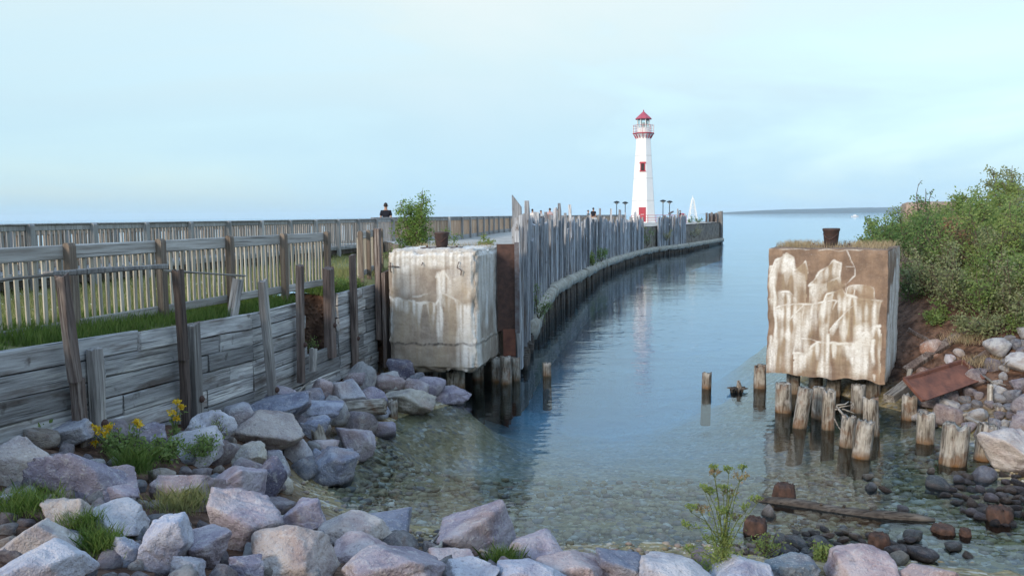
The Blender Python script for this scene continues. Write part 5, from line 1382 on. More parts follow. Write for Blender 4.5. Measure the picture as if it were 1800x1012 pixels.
# ------------------------------------------------------------------ plants
def leaf_mesh(name, pts, size, rs, up=0.3, ratio=0.5, dirs=None):
    n = len(pts); pts = np.asarray(pts)
    a = rs.normal(size=(n, 3)); a[:, 2] += up
    if dirs is not None: a = a * 0.5 + np.asarray(dirs)
    a /= np.linalg.norm(a, axis=1)[:, None]
    b = np.cross(a, rs.normal(size=(n, 3))); b /= np.linalg.norm(b, axis=1)[:, None] + 1e-9
    s = size * rs.uniform(0.6, 1.3, n)[:, None]
    V = np.stack([pts, pts + a * s * 0.5 + b * s * ratio / 2, pts + a * s, pts + a * s * 0.5 - b * s * ratio / 2], 1).reshape(-1, 3)
    F = np.arange(4 * n).reshape(-1, 4)
    return mesh_np(name, V, F)
def shrub(name, label, cat, loc, h, w, nleaf, size, mat, seed, stems=7, group=None, droop=0.2, bare=0.0, open_=0.0, leafname='foliage', lean=(0, 0)):
    rs = np.random.default_rng(seed); rd = random.Random(seed)
    root = thing(name, label, cat, loc, 0, group); st = MB(); tips = []
    for i in range(stems):
        a = rd.uniform(0, 6.28); r0 = w / 2 * rd.uniform(0.15, 1.0) ** 0.7; hh = h * rd.uniform(0.5, 1.12) * (1 - 0.35 * (r0 / (w / 2)) ** 2)
        pts = []
        for k in range(7):
            f = k / 6
            pts.append(Vector((math.cos(a) * r0 * f ** 0.8 + lean[0] * f + rd.uniform(-.03, .03) * h, math.sin(a) * r0 * f ** 0.8 + lean[1] * f + rd.uniform(-.03, .03) * h, hh * f - droop * 0.2 * h * f * f * (r0 / w))))
        st.tube(pts, [0.011 * h * (1 - 0.8 * k / 6) + 0.003 for k in range(7)], 5)
        for j in range(int(9 + 4 * rd.random())):
            f = rd.uniform(0.22 + bare, 1.0); k = min(5, int(f * 6)); b0 = pts[k].lerp(pts[k+1], f * 6 - k)
            d = Vector((rd.gauss(0, 1), rd.gauss(0, 1), rd.gauss(0.25, .6))).normalized(); L = (0.10 + 0.16 * (1 - f)) * (h + w) / 2 * rd.uniform(0.6, 1.4)
            t1 = b0 + d * L; st.tube([b0, b0.lerp(t1, .5) + Vector((0, 0, .03)), t1], [0.005 * h, 0.004 * h, 0.002], 4); tips.append((b0, t1, L))
    st.build('stem', M['bark'], root)
    per = max(4, nleaf // len(tips)); Pn = []
    for (b0, t1, L) in tips:
        f = rs.uniform(0.1 + open_ * .5, 1.08, per)[:, None]
        Pn.append(np.array(b0) * (1 - f) + np.array(t1) * f + rs.normal(scale=L * (0.26 - 0.12 * open_) + 0.02, size=(per, 3)))
    link(leafname, leaf_mesh(leafname, np.concatenate(Pn), size, rs, 0.1, 0.55), M[mat], root)
    return root
SH = [ # x, y, h, w, leaves, leaf size, material, label
 (11.3, 25.2, 1.5, 1.9, 2600, .085, 'leaf_dark', 'dark green shrub nearest behind the brown block'),
 (12.9, 26.0, 1.1, 2.1, 2400, .085, 'leaf_green', 'green shrub in front of the ruined block'),
 (11.2, 22.9, 1.7, 1.9, 2800, .08, 'leaf_dark', 'dense dark shrub beside the right side of the brown block'),
 (12.8, 23.2, 1.5, 2.0, 3000, .08, 'leaf_green', 'bright green shrub left of the reddish bush'),
 (11.65, 21.3, 1.35, 1.6, 2600, .075, 'leaf_red', 'reddish bush in the middle of the right bank'),
 (13.9, 24.8, 1.5, 2.3, 3600, .085, 'leaf_dull', 'tall olive shrub right of the ruined block'),
 (15.3, 25.0, 1.85, 2.5, 4200, .085, 'leaf_yel', 'tall yellow green shrub reaching highest near the right edge'),
 (16.4, 27.0, 2.3, 2.8, 4000, .09, 'leaf_dull', 'tall hazy shrub in the far right corner'),
 (12.6, 21.4, 1.35, 1.9, 3000, .075, 'leaf_yel', 'yellow green shrub below the tall olive one'),
 (12.3, 20.6, 1.2, 1.7, 1900, .07, 'leaf_dull', 'dull olive brush in the middle of the slope'),
 (11.6, 19.6, 1.2, 1.7, 2500, .065, 'leaf_green', 'green shrub low on the slope above the rubble'),
 (11.9, 19.0, 0.9, 1.3, 1500, .06, 'leaf_dull', 'straggly olive weeds above the slanting beam'),
 (11.7, 18.6, 1.6, 1.9, 2800, .07, 'leaf_green', 'green shrub at the right edge above the rubble'),
 (13.2, 21.5, 1.65, 2.2, 3600, .08, 'leaf_green', 'leafy green shrub at the right edge of the bank'),
 (9.75, 19.0, 0.62, 0.8, 900, .07, 'leaf_green', 'small bright green bush beside the lower side of the brown block'),
 (10.35, 20.9, 0.9, 1.4, 1500, .05, 'twig_grey', 'grey brown dry brush at the top of the red soil'),
 (11.3, 21.0, 1.0, 1.4, 1500, .055, 'leaf_dull', 'greyish brush right of the dry brush'),
 (13.75, 27.6, 2.3, .8, 350, .09, 'leaf_dark', 'spindly dark sapling rising in front of the ruined block'),
 (9.9, 22.8, 1.5, 1.5, 1900, .08, 'leaf_dark', 'dark leafy shrub tucked behind the top of the brown block'),
 (11.0, 17.7, .6, .9, 800, .055, 'leaf_green', 'low green weeds among the upper rubble'),
 (10.9, 23.9, 1.5, 1.9, 3000, .08, 'leaf_green', 'round green shrub above the red soil'),
 (12.0, 21.9, 1.4, 1.9, 3000, .075, 'leaf_green', 'leafy shrub left of the reddish bush at mid slope'),
 (13.0, 23.6, 1.5, 2.2, 3600, .08, 'leaf_green', 'full green shrub behind the reddish bush'),
 (11.7, 20.0, 1.0, 1.5, 2200, .065, 'leaf_dull', 'olive weeds above the slanting beam end'),
 (12.1, 20.4, 1.5, 1.9, 3200, .07, 'leaf_dull', 'olive shrub in the middle right of the slope'),
 (10.9, 19.2, 1.0, 1.6, 2400, .06, 'leaf_yel', 'yellow green weeds on the lower slope'),
 (11.4, 18.2, 1.1, 1.6, 2600, .06, 'leaf_dull', 'olive shrub just above the rubble stones'),
 (12.3, 19.8, 1.6, 2.2, 3600, .075, 'leaf_yel', 'yellow green shrub at the right edge, mid slope'),
 (12.2, 24.6, 1.0, 2.0, 2400, .08, 'leaf_green', 'green shrub under the ruined block'),
 (14.2, 23.4, 1.6, 2.4, 4000, .08, 'leaf_green', 'broad green shrub below the highest one'),
 (10.6, 21.9, 1.0, 1.3, 1600, .055, 'leaf_dull', 'olive brush right of the top of the brown block'),
 (11.2, 18.9, .6, 1.0, 1100, .055, 'leaf_dull', 'thin olive weeds at the upper end of the slanting beam'),
 (14.3, 26.8, 1.15, 2.4, 2600, .085, 'leaf_green', 'green shrub hiding the right side of the ruined block')]
for i, (x, y, h, w, nl, sz, mt, lab) in enumerate(SH):
    shrub('shrub', lab, 'shrub', (x, y, T1(x, y) - 0.05), h, w, int(nl * 1.0), sz, mt, 300 + i, stems=10 if h > 1 else 7, group='shrubs on the right bank', droop=.1, open_=0.7 if 'spindly' in lab else 0.35)
for i, (px, py, w, h, mt, lab) in enumerate([(1606, 525, 70, 75, 'leaf_dark', 'dark weeds hugging the upper right side of the brown block'), (1640, 520, 95, 95, 'leaf_dull', 'olive brush covering the top of the red soil'), (1690, 545, 110, 105, 'leaf_dull', 'wide olive brush right of the red soil'), (1735, 560, 110, 110, 'leaf_green', 'green brush above the dry grass'), (1785, 565, 120, 120, 'leaf_dull', 'olive brush at the right edge above the rubble'), (1620, 470, 90, 90, 'leaf_dark', 'dark green brush high beside the brown block'), (1680, 480, 120, 110, 'leaf_green', 'green brush in the centre of the right bank'), (1745, 490, 120, 120, 'leaf_yel', 'yellow green brush in the centre right of the bank'), (1795, 500, 110, 130, 'leaf_green', 'green brush at the right edge of the photo, mid height'), (1655, 440, 110, 55, 'leaf_green', 'green bush left of the reddish one'), (1598, 440, 70, 90, 'leaf_green', 'green bush touching the top right corner of the brown block'), (1720, 590, 80, 60, 'leaf_dull', 'low weeds at the upper end of the slanting beam')]):
    p = G(px, py); s = p.y / FPX
    shrub('shrub', lab, 'shrub', (p.x, p.y, p.z - .05), h * s * 1.05, w * s * 1.25, int(20 * w), .066, mt, 340 + i, stems=11, group='shrubs on the right bank', droop=.1, open_=.3)
# young birch behind the left block
shrub('young_tree', 'young leafy tree with light green leaves behind the tan block', 'tree', (-2.95, 25.0, 2.75), 2.35, 1.35, 6500, .068, 'leaf_birch', 404, stems=13, open_=.0, leafname='crown')
shrub('shrub', 'low green shrub behind the bollard of the pale topped block', 'shrub', (-2.1, 25.3, 2.9), 1.05, 1.2, 1100, .06, 'leaf_green', 402)
shrub('shrub', 'low grey green weeds at the foot of the young tree', 'shrub', (-3.3, 24.2, 2.7), 0.7, 0.9, 600, .05, 'leaf_dull', 403)
# plants growing on the plank wall
for i, (D, dx, z, h, w, lab) in enumerate([(27.5, .35, .75, 1.1, .8, 'green plant growing low on the near end of the plank wall'), (55, .4, 1.1, 1.2, 1.8, 'green weeds growing at the foot of the plank wall halfway along'), (50, .35, 1.15, .8, 1.0, 'small yellow green weed at the foot of the plank wall'), (78.5, .3, 1.2, 1.9, 1.6, 'leafy bush in the gap of the plank wall'), (85, .4, 1.5, 1.6, 1.5, 'rusty green bush on the last boards of the plank wall'), (97, .3, 1.4, 1.8, 2.6, 'dark scrub against the far concrete of the pier'), (22.0, -.75, 3.3, .4, .5, 'yellow green weed on top of the steel channel')]):
    q = min(np.arange(0, WL.len, .2), key=lambda s: abs(WL.at(s)[0].y - D)); c, d = WL.at(q); c = c + Vector((d.y, -d.x, 0)) * dx
    shrub('wall_plant', lab, 'plant', (c.x, c.y, z), h, w, 700 if D < 60 else 500, .055 if D < 40 else .10, 'leaf_dull' if i in (4, 5) else ('leaf_yel' if i in (2, 6) else 'leaf_green'), 420 + i, stems=6)
for i, (px, py, D, lab) in enumerate([(1215, 388, 113, 'small dark bush at the foot of the white lattice tower'), (1228, 387, 112, 'low dark bush beside the lattice tower')]):
    p = P(px, py, D); shrub('shrub', lab, 'shrub', (p.x, D, 2.95), .95, 1.2, 300, .12, 'leaf_dark', 440 + i, stems=5)
# grass
def grass(name, label, pts, hgt, wid, mat, seed, lean=0.25, parent=None):
    rs = np.random.default_rng(seed); n = len(pts); pts = np.asarray(pts, float)
    a = rs.uniform(0, 6.28, n); h = hgt * rs.uniform(0.45, 1.25, n); s = np.stack([np.cos(a), np.sin(a), 0*a], -1) * wid * rs.uniform(.6, 1.3, n)[:, None]
    l = rs.normal(scale=lean, size=(n, 3)) * h[:, None]; l[:, 2] = 0
    up = np.stack([0*h, 0*h, h], -1)
    V = np.stack([pts - s/2, pts + s/2, pts + up*.6 + l*.45 + s*.35, pts + up + l, pts + up*.6 + l*.45 - s*.35], 1).reshape(-1, 3)
    F = np.arange(5 * n).reshape(-1, 5)
    o = link(name, mesh_np(name, V, F), M[mat], parent)
    return o if parent else tag(o, label, 'grass', kind='stuff')
def lawn_pts(n, rs, x0, x1, y0, y1):
    P_ = []
    y = rs.uniform(y0, y1, n); dx = rs.uniform(x0, x1, n); x = wallx(y) - dx
    ok = lawn_in(x, y); x, y = x[ok], y[ok]
    return np.stack([x, y, lawn_z(x, y) - 0.02], -1)
rs = np.random.default_rng(11)
tag(grass('grass', 'bright green grass along the top of the timber wall', clumpy(lawn_pts(26000, rs, 0.08, 1.15, 6.5, 20), -.40), 0.20, 0.011, 'grass', 12), kind='stuff')
tag(grass('meadow_grass', 'pale dry meadow grass between fence and boardwalk', np.concatenate([lawn_pts(26000, rs, 0.7, 5.5, 7, 24), lawn_pts(10000, rs, 3.0, 9.0, 9, 34)]), 0.20, 0.014, 'meadow', 13), kind='stuff')
rs2 = np.random.default_rng(14); fl = lawn_pts(260, rs2, 0.8, 5, 8, 20); fl[:, 2] += rs2.uniform(.14, .26, len(fl))
o = link('wild_flowers', leaf_mesh('wild_flowers', np.repeat(fl, 2, 0), 0.02, rs2, .6, .9), M['white_petal']); tag(o, 'scattered tiny pale flowers in the meadow grass', 'flowers', kind='stuff')
# straw on top of the right block, weeds on the left block
def block_top(root, dims, n, rs, v0, v1):
    w, d, h = dims; P_ = np.stack([rs.uniform(-w/2 + .08, w/2 - .08, n), rs.uniform(v0, v1, n) * d, np.full(n, h - 0.02)], -1); return P_
ptsr = block_top(rb, (RBW, RBD, RBH), 3600, rs, .12, .95)
mask = np.abs(ptsr[:, 0] - 0.02) > 0.0
Mr = np.array(Matrix.Translation(rb.location) @ Matrix.Rotation(-TH, 4, 'Z')); pr = (np.c_[ptsr, np.ones(len(ptsr))] @ Mr.T)[:, :3]
pr = pr[np.hypot(pr[:, 0] - P(1459, 436, 18.6).x, pr[:, 1] - 18.5) > 0.5]
grass('straw', 'dry straw coloured grass on top of the brown block', pr, 0.15, 0.006, 'straw', 15, .35)
ptsl = block_top(lb, (LBW, LBD, LBH), 500, rs, .55, .98)
Ml = np.array(Matrix.Translation(lb.location) @ Matrix.Rotation(-THL, 4, 'Z')); pl = (np.c_[ptsl, np.ones(len(ptsl))] @ Ml.T)[:, :3]
grass('dry_grass', 'thin dry grass on the back of the pale topped block', pl, 0.13, 0.007, 'straw', 16, .35)
# tufts between the foreground boulders
def tuft(px, py, w, h, n, mat, label, seed, lift=0.0):
    p = G(px, py); p.z += lift; s = p.y / FPX; n = int(n * 1.7); rs = np.random.default_rng(seed); root = thing('grass_tuft', label, 'grass tuft', p, 0, 'weeds between the boulders')
    pts = np.stack([rs.normal(scale=w * s / 4, size=n), rs.normal(scale=w * s / 5, size=n), rs.uniform(-.1, .02, n)], -1)
    grass('blades', None, pts, h * s * .62, 0.0055, mat, seed + 1, .5, root)
    return root
tuft(40, 912, 110, 46, 700, 'grass', 'brownish green grass tuft above the pale tan pointed boulder', 31, .15)
tuft(175, 985, 80, 44, 700, 'grass', 'green grass tuft right of the lower left corner boulder', 32, .15)
tuft(140, 945, 70, 40, 400, 'grass', 'small grass tuft under the blocky white topped boulder', 33, .15)
tuft(325, 925, 90, 45, 600, 'meadow', 'dry yellow grass tuft beside the largest mauve boulder', 34, .25)
tuft(235, 850, 60, 62, 600, 'grass', 'green grass tuft below the white lichen covered boulder', 35, .2)
tuft(885, 1000, 60, 42, 500, 'grass', 'grass tuft between boulders at the bottom centre', 36, .1)
tuft(1740, 640, 90, 22, 500, 'straw', 'tan dry grass above the rubble on the right bank', 37, .05)
tuft(1700, 600, 80, 24, 500, 'straw', 'tan dry grass beside the slanting beam', 38, .05)
def weed(px, py, w, h, n, size, mat, label, seed, lift=0.1):
    p = G(px, py); s = p.y / FPX
    return shrub('weed', label, 'weed', (p.x, p.y, p.z + lift), h * s, w * s, n, size, mat, seed, stems=9, group='weeds between the boulders')
weed(290, 832, 90, 46, 1000, .05, 'leaf_green', 'dense green weeds in front of the white lichen covered boulder', 51, .15)
weed(350, 825, 80, 36, 700, .045, 'leaf_green', 'green weeds left of the cream boulder', 52, .18)
weed(375, 790, 60, 46, 350, .04, 'leaf_dull', 'thin olive weeds at the white streaked boulder', 53, .15)
weed(52, 772, 50, 34, 160, .08, 'leaf_green', 'broad leaved green plant at the foot of the wall at left', 54, .05)
weed(215, 810, 60, 50, 500, .05, 'leaf_green', 'leafy green plant right of the yellow flowers', 55, .1)
weed(1440, 985, 40, 24, 140, .045, 'leaf_yel', 'lime green weed on the near beach', 56, .05)
weed(1345, 990, 70, 50, 260, .035, 'leaf_yel', 'thin yellow green weeds right of the flowering plant', 57, .1)
p = along(18.3, -0.4, 2.5); shrub('weed', 'tall green weeds on the wall top right of the broken bay', 'weed', p, .55, .9, 700, .05, 'leaf_green', 59)
p = along(19.2, -0.3, 2.5); shrub('weed', 'green weeds on the wall top near the tan block', 'weed', p, .35, .9, 600, .05, 'leaf_green', 60)
p = along(17.2, -0.3, 1.4); shrub('weed', 'small weeds in the broken bay of the wall', 'weed', p, .3, .5, 250, .04, 'leaf_green', 61)
# yellow flowers
def flowers(px, py, h, heads, label, seed):
    p = G(px, py); s = p.y / FPX; rd = random.Random(seed); rs = np.random.default_rng(seed)
    root = thing('yellow_flowers', label, 'flowers', p, 0, 'yellow flowers at the timber wall'); st = MB(); pts = []; lf = []
    for (hx, hy, r0) in heads:
        q = P(hx, hy, p.y) - p; st.tube([Vector((rd.uniform(-.1, .1), .05, -.1)), Vector((q.x * .6, .03, q.z * .55)), q], [.008, .006, .004], 5)
        pts = []
        for k in range(7):
            c = np.array(q) + rs.normal(scale=r0 * s * .36, size=3) * np.array([1, 1, .5]); pts.append(c + rs.normal(scale=.012, size=(9, 3)))
        link('flower_head', leaf_mesh('flower_head', np.concatenate(pts), .032, rs, .5, .8), M['petal'], root)
        for k in range(16): f = rd.uniform(.1, .85); lf.append(np.array([q.x * f, .04, q.z * f]) + rs.normal(scale=.035, size=3))
    st.build('stem', M['stem'], root); link('leaves', leaf_mesh('leaves', np.array(lf), .09, rs, .2, .3), M['leaf_green'], root)
flowers(200, 800, 50, [(172, 752, 14), (163, 760, 12), (182, 758, 14), (193, 749, 8), (190, 765, 10), (166, 778, 6)], 'cluster of yellow flowers beside the blue boulder at the wall', 71)
flowers(235, 790, 50, [(241, 742, 10), (247, 746, 8)], 'short yellow flower stalk left of the tall thin ones', 72)
flowers(302, 778, 60, [(312, 706, 6), (304, 725, 10), (318, 715, 6), (310, 735, 6)], 'tall thin yellow flower stalks beside the white streaked boulder', 73)
flowers(88, 766, 30, [(88, 729, 7)], 'single small yellow flower head against the left wall planks', 74)
# umbel plant in the foreground
def umbel_plant():
    base = G(1262, 1020); base.z += .12; s = base.y / FPX; rd = random.Random(81); rs = np.random.default_rng(81)
    root = thing('umbel_plant', 'tall wild carrot like plant with flat umbels at the bottom right', 'plant', base); st = MB(); off = base
    heads = [(1257, 829, 12, 'b'), (1300, 836, 15, 'b'), (1283, 866, 15, 'b'), (1248, 861, 12, 'g'), (1240, 855, 13, 'g'), (1234, 893, 15, 'b'), (1210, 920, 13, 'g'), (1213, 962, 12, 'g'), (1330, 875, 12, 'g'), (1255, 820, 8, 'g'), (1281, 823, 8, 'g'), (1305, 820, 8, 'g'), (1268, 895, 10, 'g'), (1295, 908, 12, 'b'), (1245, 945, 12, 'g'), (1310, 890, 9, 'g'), (1272, 855, 10, 'g'), (1215, 890, 8, 'g')]
    main = [P(1265, 1010, base.y), P(1277, 930, base.y), P(1281, 870, base.y)]
    st.tube([m - off for m in main], [.012, .009, .006], 6); ub = []; gb_ = []; lf = []
    for (hx, hy, r0, k) in heads:
        D = base.y + rd.uniform(-.18, .18); q = P(hx, hy, D) - off; f = rd.uniform(.15, .8); m0 = (main[0].lerp(main[1], f * 1.3) if f < .7 else main[1].lerp(main[2], .4)) - off
        if m0.z > q.z - .05: m0 = main[0] - off
        mid = m0.lerp(q, .6); mid.z += .02; q0 = q - Vector((0, 0, .06)); st.tube([m0, mid, q0], [.006, .0045, .003], 5)
        hd = []
        for j in range(12):
            a = rd.uniform(0, 6.28); rr_ = r0 * s * math.sqrt(rd.random()); e_ = q + Vector((math.cos(a) * rr_, math.sin(a) * rr_, rd.uniform(-.008, .008))); st.tube([q0, e_], [.002, .0015], 3)
            hd.append(np.array(e_) + rs.normal(scale=.009, size=(10, 3)))
        link('seed_head' if k == 'b' else 'green_umbel', leaf_mesh('umbel', np.concatenate(hd), .02, rs, .4, .8), M['umbel'] if k == 'b' else M['leaf_yel'], root)
        for j in range(22): f = rd.uniform(.1, .8); lf.append(np.array(m0.lerp(q0, f)) + rs.normal(scale=.03, size=3))
    for j in range(1500):
        f = rd.random() ** 2; c = main[0].lerp(main[1], f * .9) - off; lf.append(np.array(c) + rs.normal(size=3) * np.array([.17, .12, .05]) * (1.1 - f))
    st.build('stem', M['stem'], root); link('leaves', leaf_mesh('leaves', np.array(lf), .05, rs, .1, .25), M['leaf_yel'], root)
umbel_plant()

# ------------------------------------------------------------------ lighthouse
LHD = 120.0
lx = P(1130.5, 380, LHD).x
lh = thing('lighthouse', 'white octagonal lighthouse with red roof, gallery and door at the pier end', 'lighthouse', (lx, LHD, 2.9))
A0 = R(22.5 - 9 - 4)         # turns the front face towards the viewer's left
def zl(py): return H + (376.4 - py) * LHD / FPX - 2.9
def octo(prof, name, mat, a0=A0, n=8, parent=lh): m_ = MB(); m_.lathe(prof, n, (0, 0), a0); return m_.build(name, mat, parent)
z_top = zl(243); Rb, Rt = 1.88, 1.04
def rad(z): return Rb + (Rt - Rb) * z / z_top
octo([(Rb + .12, 0), (Rb + .12, .22)], 'plinth', M['white'])
octo([(Rb, .0), (Rt, z_top)], 'tower', M['white'])
for y in (275.4, 314.5, 352.7): z = zl(y); octo([(rad(z) + .012, z - .035), (rad(z) + .012, z + .035)], 'seam_band', M['seam'])
zg = zl(237)
octo([(Rt + .02, z_top - .06), (Rt + .08, z_top + .02), (1.50, zg - .13)], 'corbel', M['white'])
octo([(1.54, zg - .10), (1.62, zg - .04), (1.62, zg + .05)], 'gallery_floor', M['red'])
fa = A0 - R(22.5)           # direction of a face
for k in range(16):
    a = A0 + k * 2 * math.pi / 16; d = Vector((math.sin(a), -math.cos(a), 0)); m_ = MB()
    m_.bar(d * (Rt + .02) + Vector((0, 0, z_top - .22)), d * 1.40 + Vector((0, 0, zg - .12)), .08, .10); m_.build('bracket', M['red'], lh)
zr = zl(223.3)
for k in range(16):
    a = A0 + k * 2 * math.pi / 16; rr_ = 1.55 if k % 2 == 0 else 1.55 * math.cos(math.pi / 8); d = Vector((math.sin(a), -math.cos(a), 0)) * rr_
    m_ = MB(); m_.tube([d + Vector((0, 0, zg)), d + Vector((0, 0, zr))], .03, 6); m_.build('baluster', M['red'] if k % 2 else M['white'], lh)
for f in (0.36, .68, 1.0):
    ring = [Vector((math.sin(A0 + k * math.pi / 4), -math.cos(A0 + k * math.pi / 4), 0)) * 1.55 + Vector((0, 0, zg + (zr - zg) * f)) for k in range(9)]
    m_ = MB()
    for a_, b_2 in zip(ring[:-1], ring[1:]): m_.tube([a_, b_2], .028, 6)
    m_.build('gallery_rail', M['red'] if f == 1.0 else M['white'], lh)
ze = zl(212.8)
octo([(.92, zg + .06), (.92, zg + .75)], 'lantern_base', M['white'])
for k in range(8):
    a = A0 + k * math.pi / 4; d = Vector((math.sin(a), -math.cos(a), 0)) * .90; m_ = MB(); m_.tube([d + Vector((0, 0, zg + .7)), d + Vector((0, 0, ze + .05))], .05, 6); m_.build('lantern_post', M['white'], lh)
    b2 = A0 + (k + 1) * math.pi / 4; e2 = Vector((math.sin(b2), -math.cos(b2), 0)) * .88; m_ = MB(); d2 = d * .98
    m_.add([d2 + Vector((0, 0, zg + .75)), e2 + Vector((0, 0, zg + .75)), e2 + Vector((0, 0, ze)), d2 + Vector((0, 0, ze))], [(0, 1, 2, 3)]); m_.build('pane', M['glass'], lh)
m_ = MB(); m_.lathe([(.12, zg + .06), (.16, zg + .9), (.2, zg + 1.0), (.2, zg + 1.5), (.08, zg + 1.6)], 12); m_.build('lamp', M['lampglass'], lh, True)
octo([(1.22, ze), (1.24, ze + .07), (.10, zl(199.5)), (.06, zl(199))], 'roof', M['red_roof'])
m_ = MB(); m_.lathe([(.05, zl(199.2)), (.10, zl(198.2)), (.02, zl(196))], 10); m_.build('finial', M['red_roof'], lh)
def on_face(ang, z): a = ang; r0 = rad(z) * math.cos(R(22.5)); return Vector((math.sin(a) * r0, -math.cos(a) * r0, z)), Vector((math.sin(a), -math.cos(a), 0)), Vector((math.cos(a), math.sin(a), 0))
def slab(name, ang, z0, z1, w0, w1, o0, o1, mat, parent):
    a, n, s_ = on_face(ang, z0); b2, _, _ = on_face(ang, z1); m_ = MB(); V = []
    for o_ in (o0, o1):
        V += [a + n * o_ - s_ * w0/2, a + n * o_ + s_ * w0/2, b2 + n * o_ + s_ * w1/2, b2 + n * o_ - s_ * w1/2]
    m_.add(V, [(0,3,2,1),(4,5,6,7),(0,1,5,4),(1,2,6,5),(2,3,7,6),(3,0,4,7)]); return m_.build(name, mat, parent)
dz1 = zl(364.2)
door = slab('door', fa, 0.02, dz1 - .05, .86, .86, -.05, .05, M['red'], lh)
slab('door_frame', fa, 0.0, dz1, 1.02, 1.02, -.08, .03, M['red_roof'], lh)
m_ = MB(); a_, n_, s_ = on_face(fa, 1.05); m_.tube([a_ + n_ * .05 - s_ * .35, a_ + n_ * .13 - s_ * .35], .05, 8); m_.build('door_handle', M['white'], door)
slab('door_panel', fa, 1.25, 1.30, .5, .5, .05, .06, M['white'], door)
w0, w1 = zl(301.5), zl(288.5)
wi = slab('window', fa, w0, w1, .62, .52, -.05, .02, M['darkglass'], lh)
for (x0, x1) in ((-.36, -.24), (.24, .36)):
    a_, n_, s_ = on_face(fa, w0); b2, _, _ = on_face(fa, w1); m_ = MB(); m_.bar(a_ + n_ * .04 + s_ * (x0 + x1) / 2, b2 + n_ * .04 + s_ * (x0 + x1) / 2 * .92, .12, .10, up=n_); m_.build('frame', M['red'], wi)
slab('hood', fa, w1 - .06, w1 + .18, .92, .86, -.05, .14, M['red'], wi); slab('sill', fa, w0 - .12, w0, .92, .86, -.05, .14, M['red'], wi)

# red handrail, lamps, box, lattice tower round the lighthouse
hr = thing('handrail', 'thin red handrail around the lighthouse base', 'railing', (lx + 2, LHD - 4.5, 2.95))
x0_, x1_ = P(1110, 378, 115.5).x, P(1196, 378, 115.5).x; off = Vector(hr.location)
for z in (3.35, 3.7, 4.06):
    m_ = MB(); m_.tube([Vector((x0_, 115.5, z)) - off, Vector((x1_, 115.5, z)) - off], .03, 6); m_.build('rail', M['red'], hr)
for k in range(7):
    x = x0_ + (x1_ - x0_) * k / 6; m_ = MB(); m_.tube([Vector((x, 115.5, 2.95)) - off, Vector((x, 115.5, 4.08)) - off], .035, 6); m_.build('rail_post', M['red'], hr)
lamps = [(1084, 354.5, 104, 'leftmost black lamp post left of the lighthouse'), (1099, 355.5, 108, 'black lamp post just left of the lighthouse'), (1165.5, 352.3, 104, 'black lamp post just right of the lighthouse'), (1177, 353.8, 108, 'rightmost black lamp post beside the red box')]
for (px, py, D, lab) in lamps:
    p = P(px, py, D); r_ = thing('lamp_post', lab, 'lamp post', (p.x, D, 2.95), 0, 'lamp posts by the lighthouse'); h_ = p.z - 2.95
    m_ = MB(); m_.lathe([(.12, 0), (.12, .15), (.06, .25), (.045, h_ - .35)], 10); m_.build('pole', M['black'], r_, True)
    m_ = MB(); m_.lathe([(.05, h_ - .36), (.20, h_ - .22), (.26, h_ - .12)], 14); m_.build('globe', M['lampglass'], r_, True)
    m_ = MB(); m_.lathe([(.40, h_ - .14), (.40, h_ - .09), (.28, h_ + .02), (.08, h_ + .08), (.02, h_ + .1)], 16); m_.build('lamp_shade', M['black'], r_, True)
p = P(1200, 388, 109); rbx = thing('red_box', 'bright red box with rounded lid on the pier right of the lighthouse', 'box', (p.x, 109, 2.95))
m_ = MB(); m_.box((-.42, -.4, .05), (.42, .4, 1.05)); m_.build('body', M['red'], rbx)
m_ = MB(); m_.lathe([(.40, 1.05), (.36, 1.2), (.2, 1.32), (.02, 1.36)], 14); m_.build('lid', M['red_roof'], rbx, True)
m_ = MB(); m_.box((-.44, -.42, 0), (.44, .42, .05)); m_.build('base', M['black'], rbx)
p = P(1217.5, 386, 114); lt = thing('lattice_tower', 'small white lattice tower right of the red box', 'tower', (p.x, 114, 2.95)); ht = P(1217.5, 344, 114).z - 2.95
for sx in (-1, 1):
    for sy in (-1, 1):
        m_ = MB(); m_.tube([(sx * .62, sy * .62, 0), (sx * .13, sy * .13, ht * .86)], .05, 6); m_.build('leg', M['white'], lt)
for k in range(5):
    f0, f1 = k / 5, (k + 1) / 5; r0, r1 = .62 - .49 * f0, .62 - .49 * f1; z0, z1 = ht * .86 * f0, ht * .86 * f1
    for q in range(4):
        c = [(-1, -1), (1, -1), (1, 1), (-1, 1)]; a_, b2 = c[q], c[(q + 1) % 4]; m_ = MB(); m_.tube([(a_[0] * r0, a_[1] * r0, z0), (b2[0] * r1, b2[1] * r1, z1)], .03, 5); m_.build('brace', M['white'], lt)
        m_ = MB(); m_.tube([(a_[0] * r1, a_[1] * r1, z1), (b2[0] * r1, b2[1] * r1, z1)], .03, 5); m_.build('crossbar', M['white'], lt)
m_ = MB(); m_.lathe([(.16, ht * .86), (.12, ht * .9), (.05, ht * .92), (.04, ht)], 10); m_.build('beacon', M['white'], lt)
p = P(1179, 376, 106); vw = thing('viewing_scope', 'grey viewing telescope on a post between lamp post and red box', 'telescope', (p.x, 106, 2.95))
m_ = MB(); m_.lathe([(.10, 0), (.06, .1), (.05, 1.25)], 10); m_.build('stand', M['steel'], vw, True)
m_ = MB(); m_.tube([(-.28, .1, 1.28), (.0, 0, 1.40), (.34, -.1, 1.58)], [.09, .13, .10], 10); m_.build('scope', M['steel'], vw, True)

